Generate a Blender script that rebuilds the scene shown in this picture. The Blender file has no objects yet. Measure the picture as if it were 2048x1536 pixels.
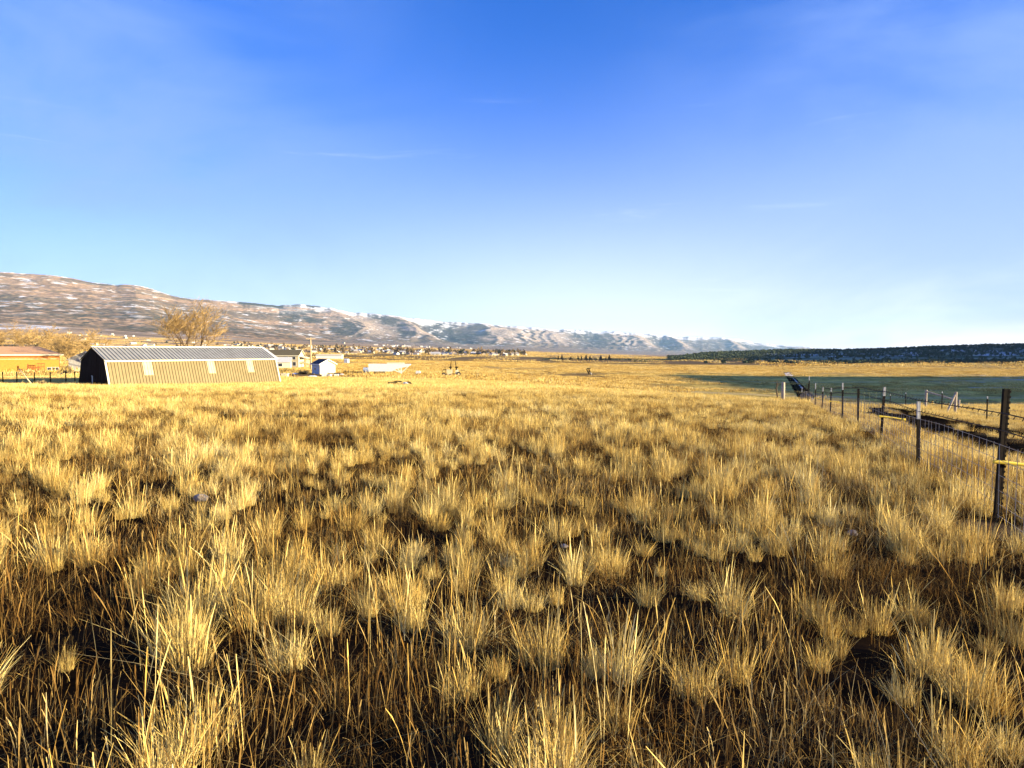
import bpy, math, random
import numpy as np
from mathutils import Vector, Matrix

C = bpy.context.scene.collection
SC = bpy.context.scene
R = math.radians
PI = math.pi
rng = np.random.default_rng(7)
random.seed(7)

# ------------------------------------------------------------------ camera
F = 2048 * 24.0 / 36.0            # focal length in photo pixels (24 mm lens, 2048 px wide)
EYE = 1.65
TILT = math.atan(68 / F)          # camera looks slightly below the horizon
cam_d = bpy.data.cameras.new('camera')
cam = bpy.data.objects.new('camera', cam_d); C.objects.link(cam)
cam.location = (0, 0, EYE); cam.rotation_euler = (PI / 2 - TILT, 0, 0)
cam_d.lens = 24; cam_d.sensor_width = 36; cam_d.clip_start = 0.05; cam_d.clip_end = 120000
SC.camera = cam

# ------------------------------------------------------------------ light
SUN_AZ = math.atan2(0.97, -0.24)  # from +Y towards +X: right of and a little behind the camera
SUN_EL = R(9.5)
W = bpy.data.worlds.new('World'); SC.world = W; W.use_nodes = True
wn, wl = W.node_tree.nodes, W.node_tree.links
wn.clear()
sky = wn.new('ShaderNodeTexSky'); sky.sky_type = 'NISHITA'; sky.sun_disc = False
sky.sun_elevation = SUN_EL; sky.sun_rotation = SUN_AZ
sky.air_density = 1.0; sky.dust_density = 0.4; sky.ozone_density = 3.0; sky.altitude = 1800
def wmath(op, a, b=None, c=None):
    q = wn.new('ShaderNodeMath'); q.operation = op
    for i, v in enumerate((a, b, c)):
        if v is None: continue
        if isinstance(v, (int, float)): q.inputs[i].default_value = v
        else: wl.new(v, q.inputs[i])
    return q.outputs[0]
def wmix(fac, a, b, blend='MIX'):
    q = wn.new('ShaderNodeMix'); q.data_type = 'RGBA'; q.blend_type = blend
    for i, v in ((0, fac), (6, a), (7, b)):
        if isinstance(v, (int, float)): q.inputs[i].default_value = v
        elif isinstance(v, tuple): q.inputs[i].default_value = (*v, 1)
        else: wl.new(v, q.inputs[i])
    return q.outputs[2]
tc = wn.new('ShaderNodeTexCoord')
sep = wn.new('ShaderNodeSeparateXYZ'); wl.new(tc.outputs['Generated'], sep.inputs[0])
sx, sy, sz = sep.outputs
base = wmix(1.0, sky.outputs[0], (0.005, 0.78, 1.95), 'MULTIPLY')
# bright air low over the horizon, whiter towards the sun
el = wmath('MAXIMUM', sz, 0.0)
low = wmath('POWER', wmath('MAXIMUM', wmath('MULTIPLY_ADD', el, -2.15, 1.0), 0.0), 2.7)
side = wmath("MULTIPLY_ADD", sx, 0.22, 0.88)
glow = wmath('MINIMUM', wmath('MULTIPLY', low, side), 1.0)
base = wmix(glow, base, (6.9, 6.9, 7.0))
mid = wmath('MULTIPLY', wmath('POWER', wmath('MAXIMUM', wmath('MULTIPLY_ADD', el, -2.2, 1.0), 0.0), 1.45), .32)
base = wmix(mid, base, (2.1, 2.9, 6.0))
rim = wmath('MULTIPLY', wmath('POWER', 2.718, wmath('MULTIPLY', el, -13.0)), wmath('MULTIPLY_ADD', sx, .55, .40))
base = wmix(wmath('MAXIMUM', rim, 0.0), base, (12.0, 10.8, 9.2))
# a thin high veil and a few wisps of cirrus
mp = wn.new('ShaderNodeMapping'); mp.inputs['Rotation'].default_value = (0, R(-24), 0); mp.inputs['Scale'].default_value = (1.1, 1.0, 2.6)
wl.new(tc.outputs['Generated'], mp.inputs[0])
def wnoise(vec, scale, detail, rough, dist):
    q = wn.new('ShaderNodeTexNoise'); q.inputs['Scale'].default_value = scale; q.inputs['Detail'].default_value = detail
    q.inputs['Roughness'].default_value = rough; q.inputs['Distortion'].default_value = dist; wl.new(vec, q.inputs['Vector']); return q.outputs[0]
def wramp(v, a, b, o0, o1):
    q = wn.new('ShaderNodeMapRange'); q.interpolation_type = 'SMOOTHSTEP'
    for i, x in enumerate((a, b, o0, o1)): q.inputs[i + 1].default_value = x
    wl.new(v, q.inputs[0]); return q.outputs[0]
veil = wmath('MULTIPLY', wramp(wmath('ABSOLUTE', wmath('SUBTRACT', sx, 0.03)), .02, .55, .0, 1.0), wramp(wnoise(mp.outputs[0], 1.7, 6, .55, .6), .36, .64, .10, 1.0))
base = wmix(wmath('MULTIPLY', veil, .72), base, (1.75, 2.75, 5.9))
mp2 = wn.new('ShaderNodeMapping'); mp2.inputs['Rotation'].default_value = (0, R(7), 0); mp2.inputs['Scale'].default_value = (1.6, 1.0, 15)
wl.new(tc.outputs['Generated'], mp2.inputs[0])
wisp = wmath('MULTIPLY', wramp(wnoise(mp2.outputs[0], 2.3, 8, .62, .5), .60, .82, 0, .42), wramp(sz, .15, .36, 1.0, .25))
base = wmix(wisp, base, (6.2, 7.0, 8.4))
bg = wn.new('ShaderNodeBackground'); bg.inputs[1].default_value = 0.05
wl.new(base, bg.inputs[0])
wo = wn.new('ShaderNodeOutputWorld'); wl.new(bg.outputs[0], wo.inputs[0])

sd = bpy.data.lights.new('sun', 'SUN'); sd.energy = 5.0; sd.angle = R(0.5); sd.color = (1.0, 0.83, 0.51)
sun = bpy.data.objects.new('sun', sd); C.objects.link(sun)
SUN = Vector((math.cos(SUN_EL) * math.sin(SUN_AZ), math.cos(SUN_EL) * math.cos(SUN_AZ), math.sin(SUN_EL)))
sun.rotation_euler = SUN.to_track_quat('Z', 'Y').to_euler()
sun.location = (60, -30, 40)

SC.view_settings.view_transform = 'Standard'; SC.view_settings.look = 'None'
SC.view_settings.exposure = 1.95; SC.view_settings.gamma = 1.0
SC.render.engine = 'CYCLES'
SC.cycles.max_bounces = 5; SC.cycles.diffuse_bounces = 1; SC.cycles.transmission_bounces = 3
SC.cycles.volume_bounces = 0; SC.cycles.transparent_max_bounces = 4

# ------------------------------------------------------------------ helpers
ct, st_ = math.cos(TILT), math.sin(TILT)
def at(u, v, D):
    """point seen at photo pixel (u, v) at depth y = D"""
    a, b = (u - 1024) / F, (768 - v) / F
    y, z = ct + b * st_, -st_ + b * ct
    return Vector((a * D / y, D, EYE + z * D / y))

def sstep(e0, e1, x):
    t = np.clip((np.asarray(x, float) - e0) / (e1 - e0), 0, 1)
    return t * t * (3 - 2 * t)

def hash2(ix, iy, seed):
    h = (ix.astype(np.int64) * 374761393 + iy.astype(np.int64) * 668265263 + seed * 1442695041) & 0xffffffff
    h = ((h ^ (h >> 13)) * 1274126177) & 0xffffffff
    return ((h ^ (h >> 16)) & 0xffff) / 65535.0

def vnoise(x, y, seed=0):
    x = np.asarray(x, float); y = np.asarray(y, float)
    ix, iy = np.floor(x), np.floor(y)
    fx, fy = x - ix, y - iy
    fx = fx * fx * (3 - 2 * fx); fy = fy * fy * (3 - 2 * fy)
    a = hash2(ix, iy, seed); b = hash2(ix + 1, iy, seed); c = hash2(ix, iy + 1, seed); d = hash2(ix + 1, iy + 1, seed)
    return (a * (1 - fx) + b * fx) * (1 - fy) + (c * (1 - fx) + d * fx) * fy

def fbm(x, y, seed=0, oct=4, gain=0.5):
    s = 0; a = 1; n = 0
    for k in range(oct):
        s = s + a * vnoise(x * 2 ** k, y * 2 ** k, seed + 17 * k); n += a; a *= gain
    return s / n

# ---- terrain height
K = 0.385; X0 = 2.36; COSF = 1 / math.sqrt(1 + K * K)
def foff(x, y):                   # metres to the right of the fence line
    return (x - (X0 + K * y)) * COSF
_U = np.array([-500, 0, 300, 600, 1024, 1300, 1560, 1800, 2048, 2500.])
_D = np.array([0, 7, 15, 25, 35, 50, 70, 100, 150, 200, 300, 450, 700, 1100, 1800, 3000, 5000, 9000, 30000.])
_Z = np.array([
 [0]*10,
 [0, 0, 0, 0, -.03, -.06, -.10, -.13, -.17, -.2],
 [0, 0, -.05, -.10, -.15, -.20, -.33, -.38, -.45, -.5],
 [-.05, -.1, -.2, -.3, -.4, -.5, -.8, -.9, -1.0, -1.1],
 [-.3, -.45, -.5, -.6, -.75, -.9, -1.4, -1.6, -1.75, -2.0],
 [-1.1, -1.15, -1.15, -1.1, -1.25, -1.6, -2.1, -2.15, -2.1, -2.2],
 [-2.0, -2.1, -2.3, -2.05, -2.1, -2.8, -4.0, -3.9, -3.7, -4],
 [-1.8, -1.85, -2.35, -2.8, -3.4, -5.0, -7.0, -7.8, -8.0, -8],
 [-1.7, -1.7, -2.6, -3.6, -5.0, -7.6, -8.7, -9.0, -9.0, -9],
 [-2.0, -2.1, -3.0, -4.7, -6.4, -8.6, -9.4, -9.5, -9.5, -9.5],
 [-3.0, -3.2, -4.0, -5.6, -8.0, -9.6, -10.5, -10.5, -10.5, -10.5],
 [-3.0, -3.0, -4.0, -6.3, -9.2, -11.0, -12.2, -12.0, -12.0, -12],
 [-1.0, -2.0, -3.0, -6.0, -10.0, -12.0, -12.5, -12.5, -12.5, -12.5],
 [5, 4, 1, -5, -11, -13, -13.5, -13.5, -13.5, -13.5],
 [32, 26, 14, 2, -9, -14, -15, -15, -15, -15],
 [125, 108, 62, 24, -3, -28, -28, -20, -18, -18],
 [260, 225, 140, 70, 0, -45, -45, -40, -30, -30],
 [260, 240, 160, 100, 10, -60, -70, -60, -50, -50],
 [300, 300, 200, 120, 20, -80, -100, -100, -100, -100]], float)
_lu = np.arange(-500, 2501, 12.0)
_ld = np.linspace(math.log(4), math.log(30004), 300)
_t1 = np.stack([np.interp(_lu, _U, r) for r in _Z])
_T = np.stack([np.interp(np.exp(_ld) - 4, _D, _t1[:, j]) for j in range(len(_lu))], 1)
_kg = np.exp(-0.5 * (np.arange(-12, 13) / 5.0) ** 2); _kg /= _kg.sum()
def _blur(a, ax, k):
    n = len(k) // 2
    pad = [(0, 0), (0, 0)]; pad[ax] = (n, n)
    p = np.pad(a, pad, mode='edge'); o = 0
    for i, w in enumerate(k):
        sl = [slice(None), slice(None)]; sl[ax] = slice(i, i + a.shape[ax]); o = o + w * p[tuple(sl)]
    return o
_kd = np.exp(-0.5 * (np.arange(-8, 9) / 3.0) ** 2); _kd /= _kd.sum()
_T = _blur(_blur(_T, 1, _kg), 0, _kd)

def zf(x, y):
    x = np.asarray(x, float); y = np.asarray(y, float)
    d = np.hypot(x, y); dep = np.where(y > 0.2, y, 0.2)
    ang = np.arctan2(x, y)
    u = 1024 + F * np.tan(np.clip(ang, -0.85, 0.85))
    # use depth along view for the front sector, distance elsewhere
    D = np.where(np.abs(ang) < 0.8, y, d * 0.7)
    D = np.maximum(D, 0)
    fu = np.clip((u + 500) / 12.0, 0, len(_lu) - 1.001)
    fd = np.clip((np.log(D + 4) - _ld[0]) / (_ld[1] - _ld[0]), 0, len(_ld) - 1.001)
    iu, id_ = fu.astype(int), fd.astype(int); ru, rd = fu - iu, fd - id_
    z = (_T[id_, iu] * (1 - ru) + _T[id_, iu + 1] * ru) * (1 - rd) + (_T[id_ + 1, iu] * (1 - ru) + _T[id_ + 1, iu + 1] * ru) * rd
    o = foff(x, y)
    near = 1 - sstep(60, 110, d)
    z = z + near * (-.35 * sstep(.6, 2.6, o) - .2 * sstep(6, 9, o))
    # unseen mound added to shade the low field, unseen mesa to shade the wooded hill
    z = z + 64 * np.exp(-((x - 430) / 70.0) ** 2) * sstep(-20, 30, y) * (1 - sstep(215, 310, y)) * sstep(0.95, 1.5, np.where(y > 1, x / np.maximum(y, 1), 9))
    mx_ = 1650 + .55 * np.maximum(y - 700, 0)
    z = z + 230 * np.exp(-((x - mx_) / 220.0) ** 2) * sstep(290, 430, y) * (1 - sstep(1350, 1750, y))
    # gentle unevenness
    far = sstep(60, 300, d)
    z = z + 0.10 * (vnoise(x / 3.1, y / 3.1, 3) - .5) * (1 - far) * sstep(0.5, 3, d) + 1.0 * (fbm(x / 130, y / 130, 5, 3) - .5) * far * (1 - sstep(2500, 4000, d))
    return z

def gz(x, y): return float(zf(np.array([x]), np.array([y]))[0])
def ground(u, D, v=740):
    p = at(u, v, D); return Vector((p.x, D, gz(p.x, D)))

# ---- object helpers
def tag(o, label=None, cat=None, group=None, kind=None):
    if label: o['label'] = label
    if cat: o['category'] = cat
    if group: o['group'] = group
    if kind: o['kind'] = kind
    return o
def empty(name, loc, rz=0):
    o = bpy.data.objects.new(name, None); C.objects.link(o)
    o.location = loc; o.rotation_euler = (0, 0, rz); o.empty_display_size = 0.3
    return o
def mesh_np(name, V, Fc, m=None, smooth=False, cols=None, link=True, parent=None, uvattr=None):
    me = bpy.data.meshes.new(name)
    V = np.asarray(V, np.float32); Fc = np.asarray(Fc, np.int32)
    n, k = Fc.shape
    me.vertices.add(len(V)); me.vertices.foreach_set('co', V.ravel())
    me.loops.add(n * k); me.loops.foreach_set('vertex_index', Fc.ravel())
    me.polygons.add(n)
    me.polygons.foreach_set('loop_start', np.arange(0, n * k, k, dtype=np.int32))
    me.polygons.foreach_set('use_smooth', np.full(n, smooth, bool))
    me.update(calc_edges=True); me.validate()
    if cols is not None:
        ca = me.color_attributes.new('albedo', 'FLOAT_COLOR', 'POINT')
        c4 = np.ones((len(V), 4), np.float32); c4[:, :3] = cols
        ca.data.foreach_set('color', c4.ravel())
    if uvattr is not None:
        a = me.attributes.new('tone', 'FLOAT', 'POINT'); a.data.foreach_set('value', np.asarray(uvattr, np.float32))
    if m: me.materials.append(m)
    o = bpy.data.objects.new(name, me)
    if link: C.objects.link(o)
    if parent: o.parent = parent
    return o

class MB:
    def __init__(s): s.v = []; s.f = []
    def add(s, vs, fs):
        b = len(s.v); s.v += [tuple(p) for p in vs]; s.f += [tuple(i + b for i in f) for f in fs]; return s
    def box(s, x0, x1, y0, y1, z0, z1, M=None):
        vs = [Vector(p) for p in ((x0,y0,z0),(x1,y0,z0),(x1,y1,z0),(x0,y1,z0),(x0,y0,z1),(x1,y0,z1),(x1,y1,z1),(x0,y1,z1))]
        if M: vs = [M @ p for p in vs]
        return s.add(vs, [(3,2,1,0),(4,5,6,7),(0,1,5,4),(1,2,6,5),(2,3,7,6),(3,0,4,7)])
    def tube(s, pts, rad, n=6, cap=True):
        pts = [Vector(p) for p in pts]; N = len(pts)
        if not hasattr(rad, '__len__'): rad = [rad] * N
        b = len(s.v); ref = Vector((0.3, 0.8, 0.52)).normalized()
        for i, p in enumerate(pts):
            t = (pts[min(i + 1, N - 1)] - pts[max(i - 1, 0)]).normalized()
            a = t.cross(ref)
            if a.length < 1e-3: a = t.orthogonal()
            a.normalize(); c = t.cross(a)
            for k in range(n):
                th = 2 * PI * k / n
                s.v.append(tuple(p + (a * math.cos(th) + c * math.sin(th)) * rad[i]))
        for i in range(N - 1):
            for k in range(n):
                k2 = (k + 1) % n
                s.f.append((b + i*n + k, b + i*n + k2, b + (i+1)*n + k2, b + (i+1)*n + k))
        if cap:
            s.f.append(tuple(b + k for k in reversed(range(n)))); s.f.append(tuple(b + (N-1)*n + k for k in range(n)))
        return s
    def bar(s, p, q, w, h=None):
        """rectangular bar from p to q"""
        p, q = Vector(p), Vector(q); h = h or w
        t = (q - p).normalized(); a = t.cross(Vector((0, 0, 1)))
        if a.length < 1e-3: a = Vector((1, 0, 0))
        a.normalize(); c = a.cross(t)
        vs = []
        for e in (p, q):
            for i, j in ((-1,-1),(1,-1),(1,1),(-1,1)): vs.append(e + a * (i * w / 2) + c * (j * h / 2))
        return s.add(vs, [(3,2,1,0),(4,5,6,7),(0,1,5,4),(1,2,6,5),(2,3,7,6),(3,0,4,7)])
    def prism(s, poly, y0, y1):
        """polygon in x,z pushed along y"""
        n = len(poly)
        vs = [(x, y0, z) for x, z in poly] + [(x, y1, z) for x, z in poly]
        fs = [tuple(range(n)), tuple(reversed(range(n, 2 * n)))] + [(i, i + n, (i + 1) % n + n, (i + 1) % n) for i in range(n)]
        return s.add(vs, fs)
    def wheel(s, c, r, w, n=16):
        c = Vector(c)
        return s.tube([c - Vector((0, w/2, 0)), c - Vector((0, w*.35, 0)), c + Vector((0, w*.35, 0)), c + Vector((0, w/2, 0))], [r*.86, r, r, r*.86], n)
    def build(s, name, m, parent=None, smooth=False):
        me = bpy.data.meshes.new(name); me.from_pydata(s.v, [], s.f); me.update()
        if smooth:
            for p in me.polygons: p.use_smooth = True
        me.materials.append(m)
        o = bpy.data.objects.new(name, me); C.objects.link(o)
        if parent: o.parent = parent
        return o

# ------------------------------------------------------------------ materials
def nodes(m): return m.node_tree.nodes, m.node_tree.links
def mat(name, c1, c2=None, scale=4.0, rough=0.8, metal=0.0, stretch=(1,1,1), bump=0.0, lo=.35, hi=.65, spec=0.3, detail=5):
    m = bpy.data.materials.new(name); m.use_nodes = True
    n, l = nodes(m); b = n['Principled BSDF']
    b.inputs['Roughness'].default_value = rough; b.inputs['Metallic'].default_value = metal
    b.inputs['Specular IOR Level'].default_value = spec
    c2 = c2 or tuple(x * .75 for x in c1)
    t = n.new('ShaderNodeTexCoord'); mp = n.new('ShaderNodeMapping'); mp.inputs['Scale'].default_value = stretch
    nz = n.new('ShaderNodeTexNoise'); nz.inputs['Scale'].default_value = scale; nz.inputs['Detail'].default_value = detail
    r = n.new('ShaderNodeMapRange'); r.inputs[1].default_value = lo; r.inputs[2].default_value = hi
    mx = n.new('ShaderNodeMix'); mx.data_type = 'RGBA'
    mx.inputs[6].default_value = (*c1, 1); mx.inputs[7].default_value = (*c2, 1)
    l.new(t.outputs['Object'], mp.inputs[0]); l.new(mp.outputs[0], nz.inputs['Vector']); l.new(nz.outputs[0], r.inputs[0])
    l.new(r.outputs[0], mx.inputs[0]); l.new(mx.outputs[2], b.inputs['Base Color'])
    if bump:
        bp = n.new('ShaderNodeBump'); bp.inputs['Strength'].default_value = bump; bp.inputs['Distance'].default_value = 0.05
        l.new(nz.outputs[0], bp.inputs['Height']); l.new(bp.outputs[0], b.inputs['Normal'])
    return m

def grass_mat(name, tones, trans=0.3):
    """blade colours picked by a per-blade tone, a per-clump random and broad patches over the field"""
    m = bpy.data.materials.new(name); m.use_nodes = True
    n, l = nodes(m); n.clear()
    at_ = n.new('ShaderNodeAttribute'); at_.attribute_name = 'tone'
    oi = n.new('ShaderNodeObjectInfo')
    g = n.new('ShaderNodeNewGeometry')
    nz = n.new('ShaderNodeTexNoise'); nz.inputs['Scale'].default_value = 0.35; nz.inputs['Detail'].default_value = 4
    l.new(g.outputs['Position'], nz.inputs['Vector'])
    a1 = n.new('ShaderNodeMath'); a1.operation = 'MULTIPLY_ADD'; a1.inputs[1].default_value = 0.35; l.new(oi.outputs['Random'], a1.inputs[0])
    a2 = n.new('ShaderNodeMath'); a2.operation = 'MULTIPLY'; a2.inputs[1].default_value = 0.62; l.new(at_.outputs['Fac'], a2.inputs[0])
    l.new(a2.outputs[0], a1.inputs[2])
    a3 = n.new('ShaderNodeMath'); a3.operation = 'MULTIPLY_ADD'; a3.inputs[1].default_value = 1.0
    l.new(nz.outputs[0], a3.inputs[0]); l.new(a1.outputs[0], a3.inputs[2])
    a4 = n.new('ShaderNodeMath'); a4.operation = 'SUBTRACT'; a4.inputs[1].default_value = 0.54; l.new(a3.outputs[0], a4.inputs[0])
    rp = n.new('ShaderNodeValToRGB'); el = rp.color_ramp.elements
    while len(el) < len(tones): el.new(0.5)
    for e, (p, c) in zip(el, tones): e.position = p; e.color = (*c, 1)
    l.new(a4.outputs[0], rp.inputs[0])
    d = n.new('ShaderNodeBsdfDiffuse'); t = n.new('ShaderNodeBsdfTranslucent'); mx = n.new('ShaderNodeMixShader')
    mx.inputs[0].default_value = trans
    l.new(rp.outputs[0], d.inputs[0]); l.new(rp.outputs[0], t.inputs[0]); l.new(d.outputs[0], mx.inputs[1]); l.new(t.outputs[0], mx.inputs[2])
    o = n.new('ShaderNodeOutputMaterial'); l.new(mx.outputs[0], o.inputs[0])
    return m

STRAW = [(0.0, (.15, .075, .018)), (0.2, (.36, .20, .045)), (0.47, (.64, .43, .115)), (0.72, (.82, .62, .22)), (1.0, (.90, .78, .42))]
M = {}
M['grass'] = grass_mat('dry_grass', STRAW, .18)
M['bunch'] = grass_mat('pale_bunchgrass', [(0.0, (.34, .20, .05)), (0.25, (.58, .38, .10)), (0.5, (.78, .58, .19)), (0.75, (.88, .70, .27)), (1.0, (.92, .80, .45))], .18)
M['stems'] = grass_mat('brown_stems', [(0.0, (.07, .035, .011)), (0.32, (.17, .092, .026)), (0.58, (.34, .21, .062)), (0.78, (.58, .41, .15)), (1.0, (.82, .66, .32))], .15)
M['white_paint'] = mat('white_paint', (.80, .79, .74), (.70, .68, .60), 3, .5)
M['wood_dark'] = mat('dark_wood', (.05, .035, .025), (.09, .06, .04), 8, .9, stretch=(1, 1, .2))
M['wood_grey'] = mat('grey_wood', (.48, .40, .30), (.32, .26, .19), 8, .9, stretch=(1, 1, .2))
M['steel_dark'] = mat('dark_steel', (.008, .007, .006), (.02, .013, .009), 20, .9, 0, spec=.1)
M['wire'] = mat('galvanised_wire', (.42, .38, .32), (.30, .26, .21), 12, .6, .2)
M['rubber'] = mat('rubber', (.02, .02, .02), (.03, .03, .03), 10, .9)
M['glass_dark'] = mat('window_glass', (.03, .035, .045), (.05, .05, .06), 2, .1, spec=.6)

# ------------------------------------------------------------------ ground
YARD0 = [(1997, 1050, 6.75, .45), (700, 750, 168, 7), (765, 750, 190, 9), (800, 750, 192, 7), (831, 752, 188, 4), (855, 753, 180, 5), (900, 755, 182, 8), (938, 754, 184, 4), (960, 753, 188, 4), (640, 748, 150, 8), (655, 760, 134, 8), (668, 757, 148, 7), (600, 750, 140, 10), (570, 760, 116, 4), (1176, 748, 285, 9), (800, 772, 65, 1.6)]
def ground_mesh():
    a = np.concatenate([np.linspace(-180, -46, 40)[:-1], np.linspace(-46, 46, 900), np.linspace(46, 180, 120)[1:]])
    r = np.concatenate([[0.0], np.exp(np.linspace(math.log(0.6), math.log(26000), 760))])
    A, Rr = np.meshgrid(np.radians(a), r)
    # turn the front sector into equal depth rows so distances match the table
    X, Y = Rr * np.sin(A), Rr * np.cos(A)
    Z = zf(X, Y)
    n, k = X.shape
    idx = np.arange(n * k).reshape(n, k)
    Fc = np.stack([idx[:-1, :-1], idx[:-1, 1:], idx[1:, 1:], idx[1:, :-1]], -1).reshape(-1, 4)[:, ::-1]
    x, y, z = X.ravel(), Y.ravel(), Z.ravel()
    return x, y, z, Fc
gx, gy, gzz, gF = ground_mesh()
gd = np.hypot(gx, gy); go = foff(gx, gy)
def lerp(a, b, t): return a + (np.asarray(b) - a) * np.asarray(t)[:, None]
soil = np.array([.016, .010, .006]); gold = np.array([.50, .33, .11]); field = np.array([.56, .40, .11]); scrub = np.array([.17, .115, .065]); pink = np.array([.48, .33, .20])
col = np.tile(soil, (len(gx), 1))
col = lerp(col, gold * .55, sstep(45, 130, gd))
n1 = fbm(gx / 60, gy / 22, 11, 4); n2 = fbm(gx / 260, gy / 45, 12, 4); n3 = fbm(gx / 900, gy / 120, 13, 4)
col = lerp(col, np.array([.30, .20, .075]), sstep(60, 150, gd) * sstep(.48, .62, n1))
uu = np.where(gy > 1, 1024 + F * gx / np.maximum(gy, 1), 9e4)
lowf = sstep(1180, 1420, uu + (n2 - .5) * 300) * sstep(68, 95, gd) * (1 - sstep(345, 362, gy + (n1 - .5) * 16)) * (gy > 0)
def in_field(x, y):
    d = np.hypot(x, y); u = np.where(y > 1, 1024 + F * x / np.maximum(y, 1), 9e4)
    return sstep(1180, 1420, u) * sstep(68, 95, d) * (1 - sstep(345, 362, y)) * (y > 0)
col = lerp(col, field * (0.25 + .75 * fbm(gx / 40, gy / 30, 14, 4) + .8 * sstep(.35, .65, vnoise(gx / 2.2, gy / 4, 24)) * fbm(gx / 9, gy / 9, 25, 2))[:, None], lowf)
snowp = lowf * sstep(.60, .70, fbm(gx / 14, gy / 5, 15, 4)) * sstep(1780, 2000, uu)
col = lerp(col, np.array([.42, .46, .55]), snowp * .7)
col = lerp(col, np.array([.50, .38, .17]), lowf * sstep(.56, .64, fbm(gx / 90, gy / 8, 21, 3)) * .75)
col = lerp(col, field * 1.1, sstep(330, 350, gy) * (1 - sstep(430, 470, gy)) * sstep(780, 880, uu) * (1 - sstep(1010, 1090, uu)))  # field colour laid here in place of a swale's shade
col = lerp(col, gold, sstep(345, 362, gy) * (1 - sstep(600, 680, gy)))
col = lerp(col, scrub * (0.6 + .8 * n1)[:, None], sstep(600, 700, gy) * (1 - sstep(1100, 1500, gy)) * sstep(.38, .6, n2 + .15 * sstep(1200, 1500, uu)))
col = lerp(col, pink * (.65 + .6 * n3)[:, None], sstep(1100, 2000, gd))
col = lerp(col, np.array([.16, .12, .08]), sstep(900, 1600, gd) * sstep(.55, .62, fbm(gx / 700, gy / 160, 17, 4)) * .8)
col = lerp(col, np.array([.85, .86, .90]), sstep(2800, 3400, gd) * sstep(.62, .68, fbm(gx / 900, gy / 260, 19, 3)) * (uu < 500))
for u_, v_, D_, r_ in YARD0:
    q_ = at(u_, v_, D_); col = lerp(col, np.array([.15, .10, .055]), (1 - sstep(r_ * .6, r_ * 1.1, np.hypot(gx - q_.x, (gy - D_) * .8) + 2 * (n1 - .5))) * .8)
vv = 700 - (gzz - EYE) / np.maximum(gy, 1) * F
col = lerp(col, np.array([.86, .87, .90]), (gy > 1800) * (1 - sstep(110, 150, uu)) * sstep(648, 651, vv) * (1 - sstep(656, 660, vv)) * sstep(.3, .42, fbm(gx / 300, gy / 300, 29, 3)))
m = bpy.data.materials.new('ground'); m.use_nodes = True
n, l = nodes(m); b = n['Principled BSDF']; b.inputs['Roughness'].default_value = 1; b.inputs['Specular IOR Level'].default_value = 0
va = n.new('ShaderNodeVertexColor'); va.layer_name = 'albedo'
g = n.new('ShaderNodeNewGeometry'); nz = n.new('ShaderNodeTexNoise'); nz.inputs['Scale'].default_value = 2.5; nz.inputs['Detail'].default_value = 6
l.new(g.outputs['Position'], nz.inputs['Vector'])
mr = n.new('ShaderNodeMapRange'); mr.inputs[1].default_value = .3; mr.inputs[2].default_value = .7; mr.inputs[3].default_value = .55; mr.inputs[4].default_value = 1.35
l.new(nz.outputs[0], mr.inputs[0])
mx = n.new('ShaderNodeMix'); mx.data_type = 'RGBA'; mx.blend_type = 'MULTIPLY'; mx.inputs[0].default_value = 1
l.new(va.outputs[0], mx.inputs[6]); l.new(mr.outputs[0], mx.inputs[7]); l.new(mx.outputs[2], b.inputs['Base Color'])
bp = n.new('ShaderNodeBump'); bp.inputs['Distance'].default_value = .06; bp.inputs['Strength'].default_value = .8
l.new(nz.outputs[0], bp.inputs['Height']); l.new(bp.outputs[0], b.inputs['Normal'])
tag(mesh_np('ground', np.stack([gx, gy, gzz], 1), gF, m, True, col), kind='structure')

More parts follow.
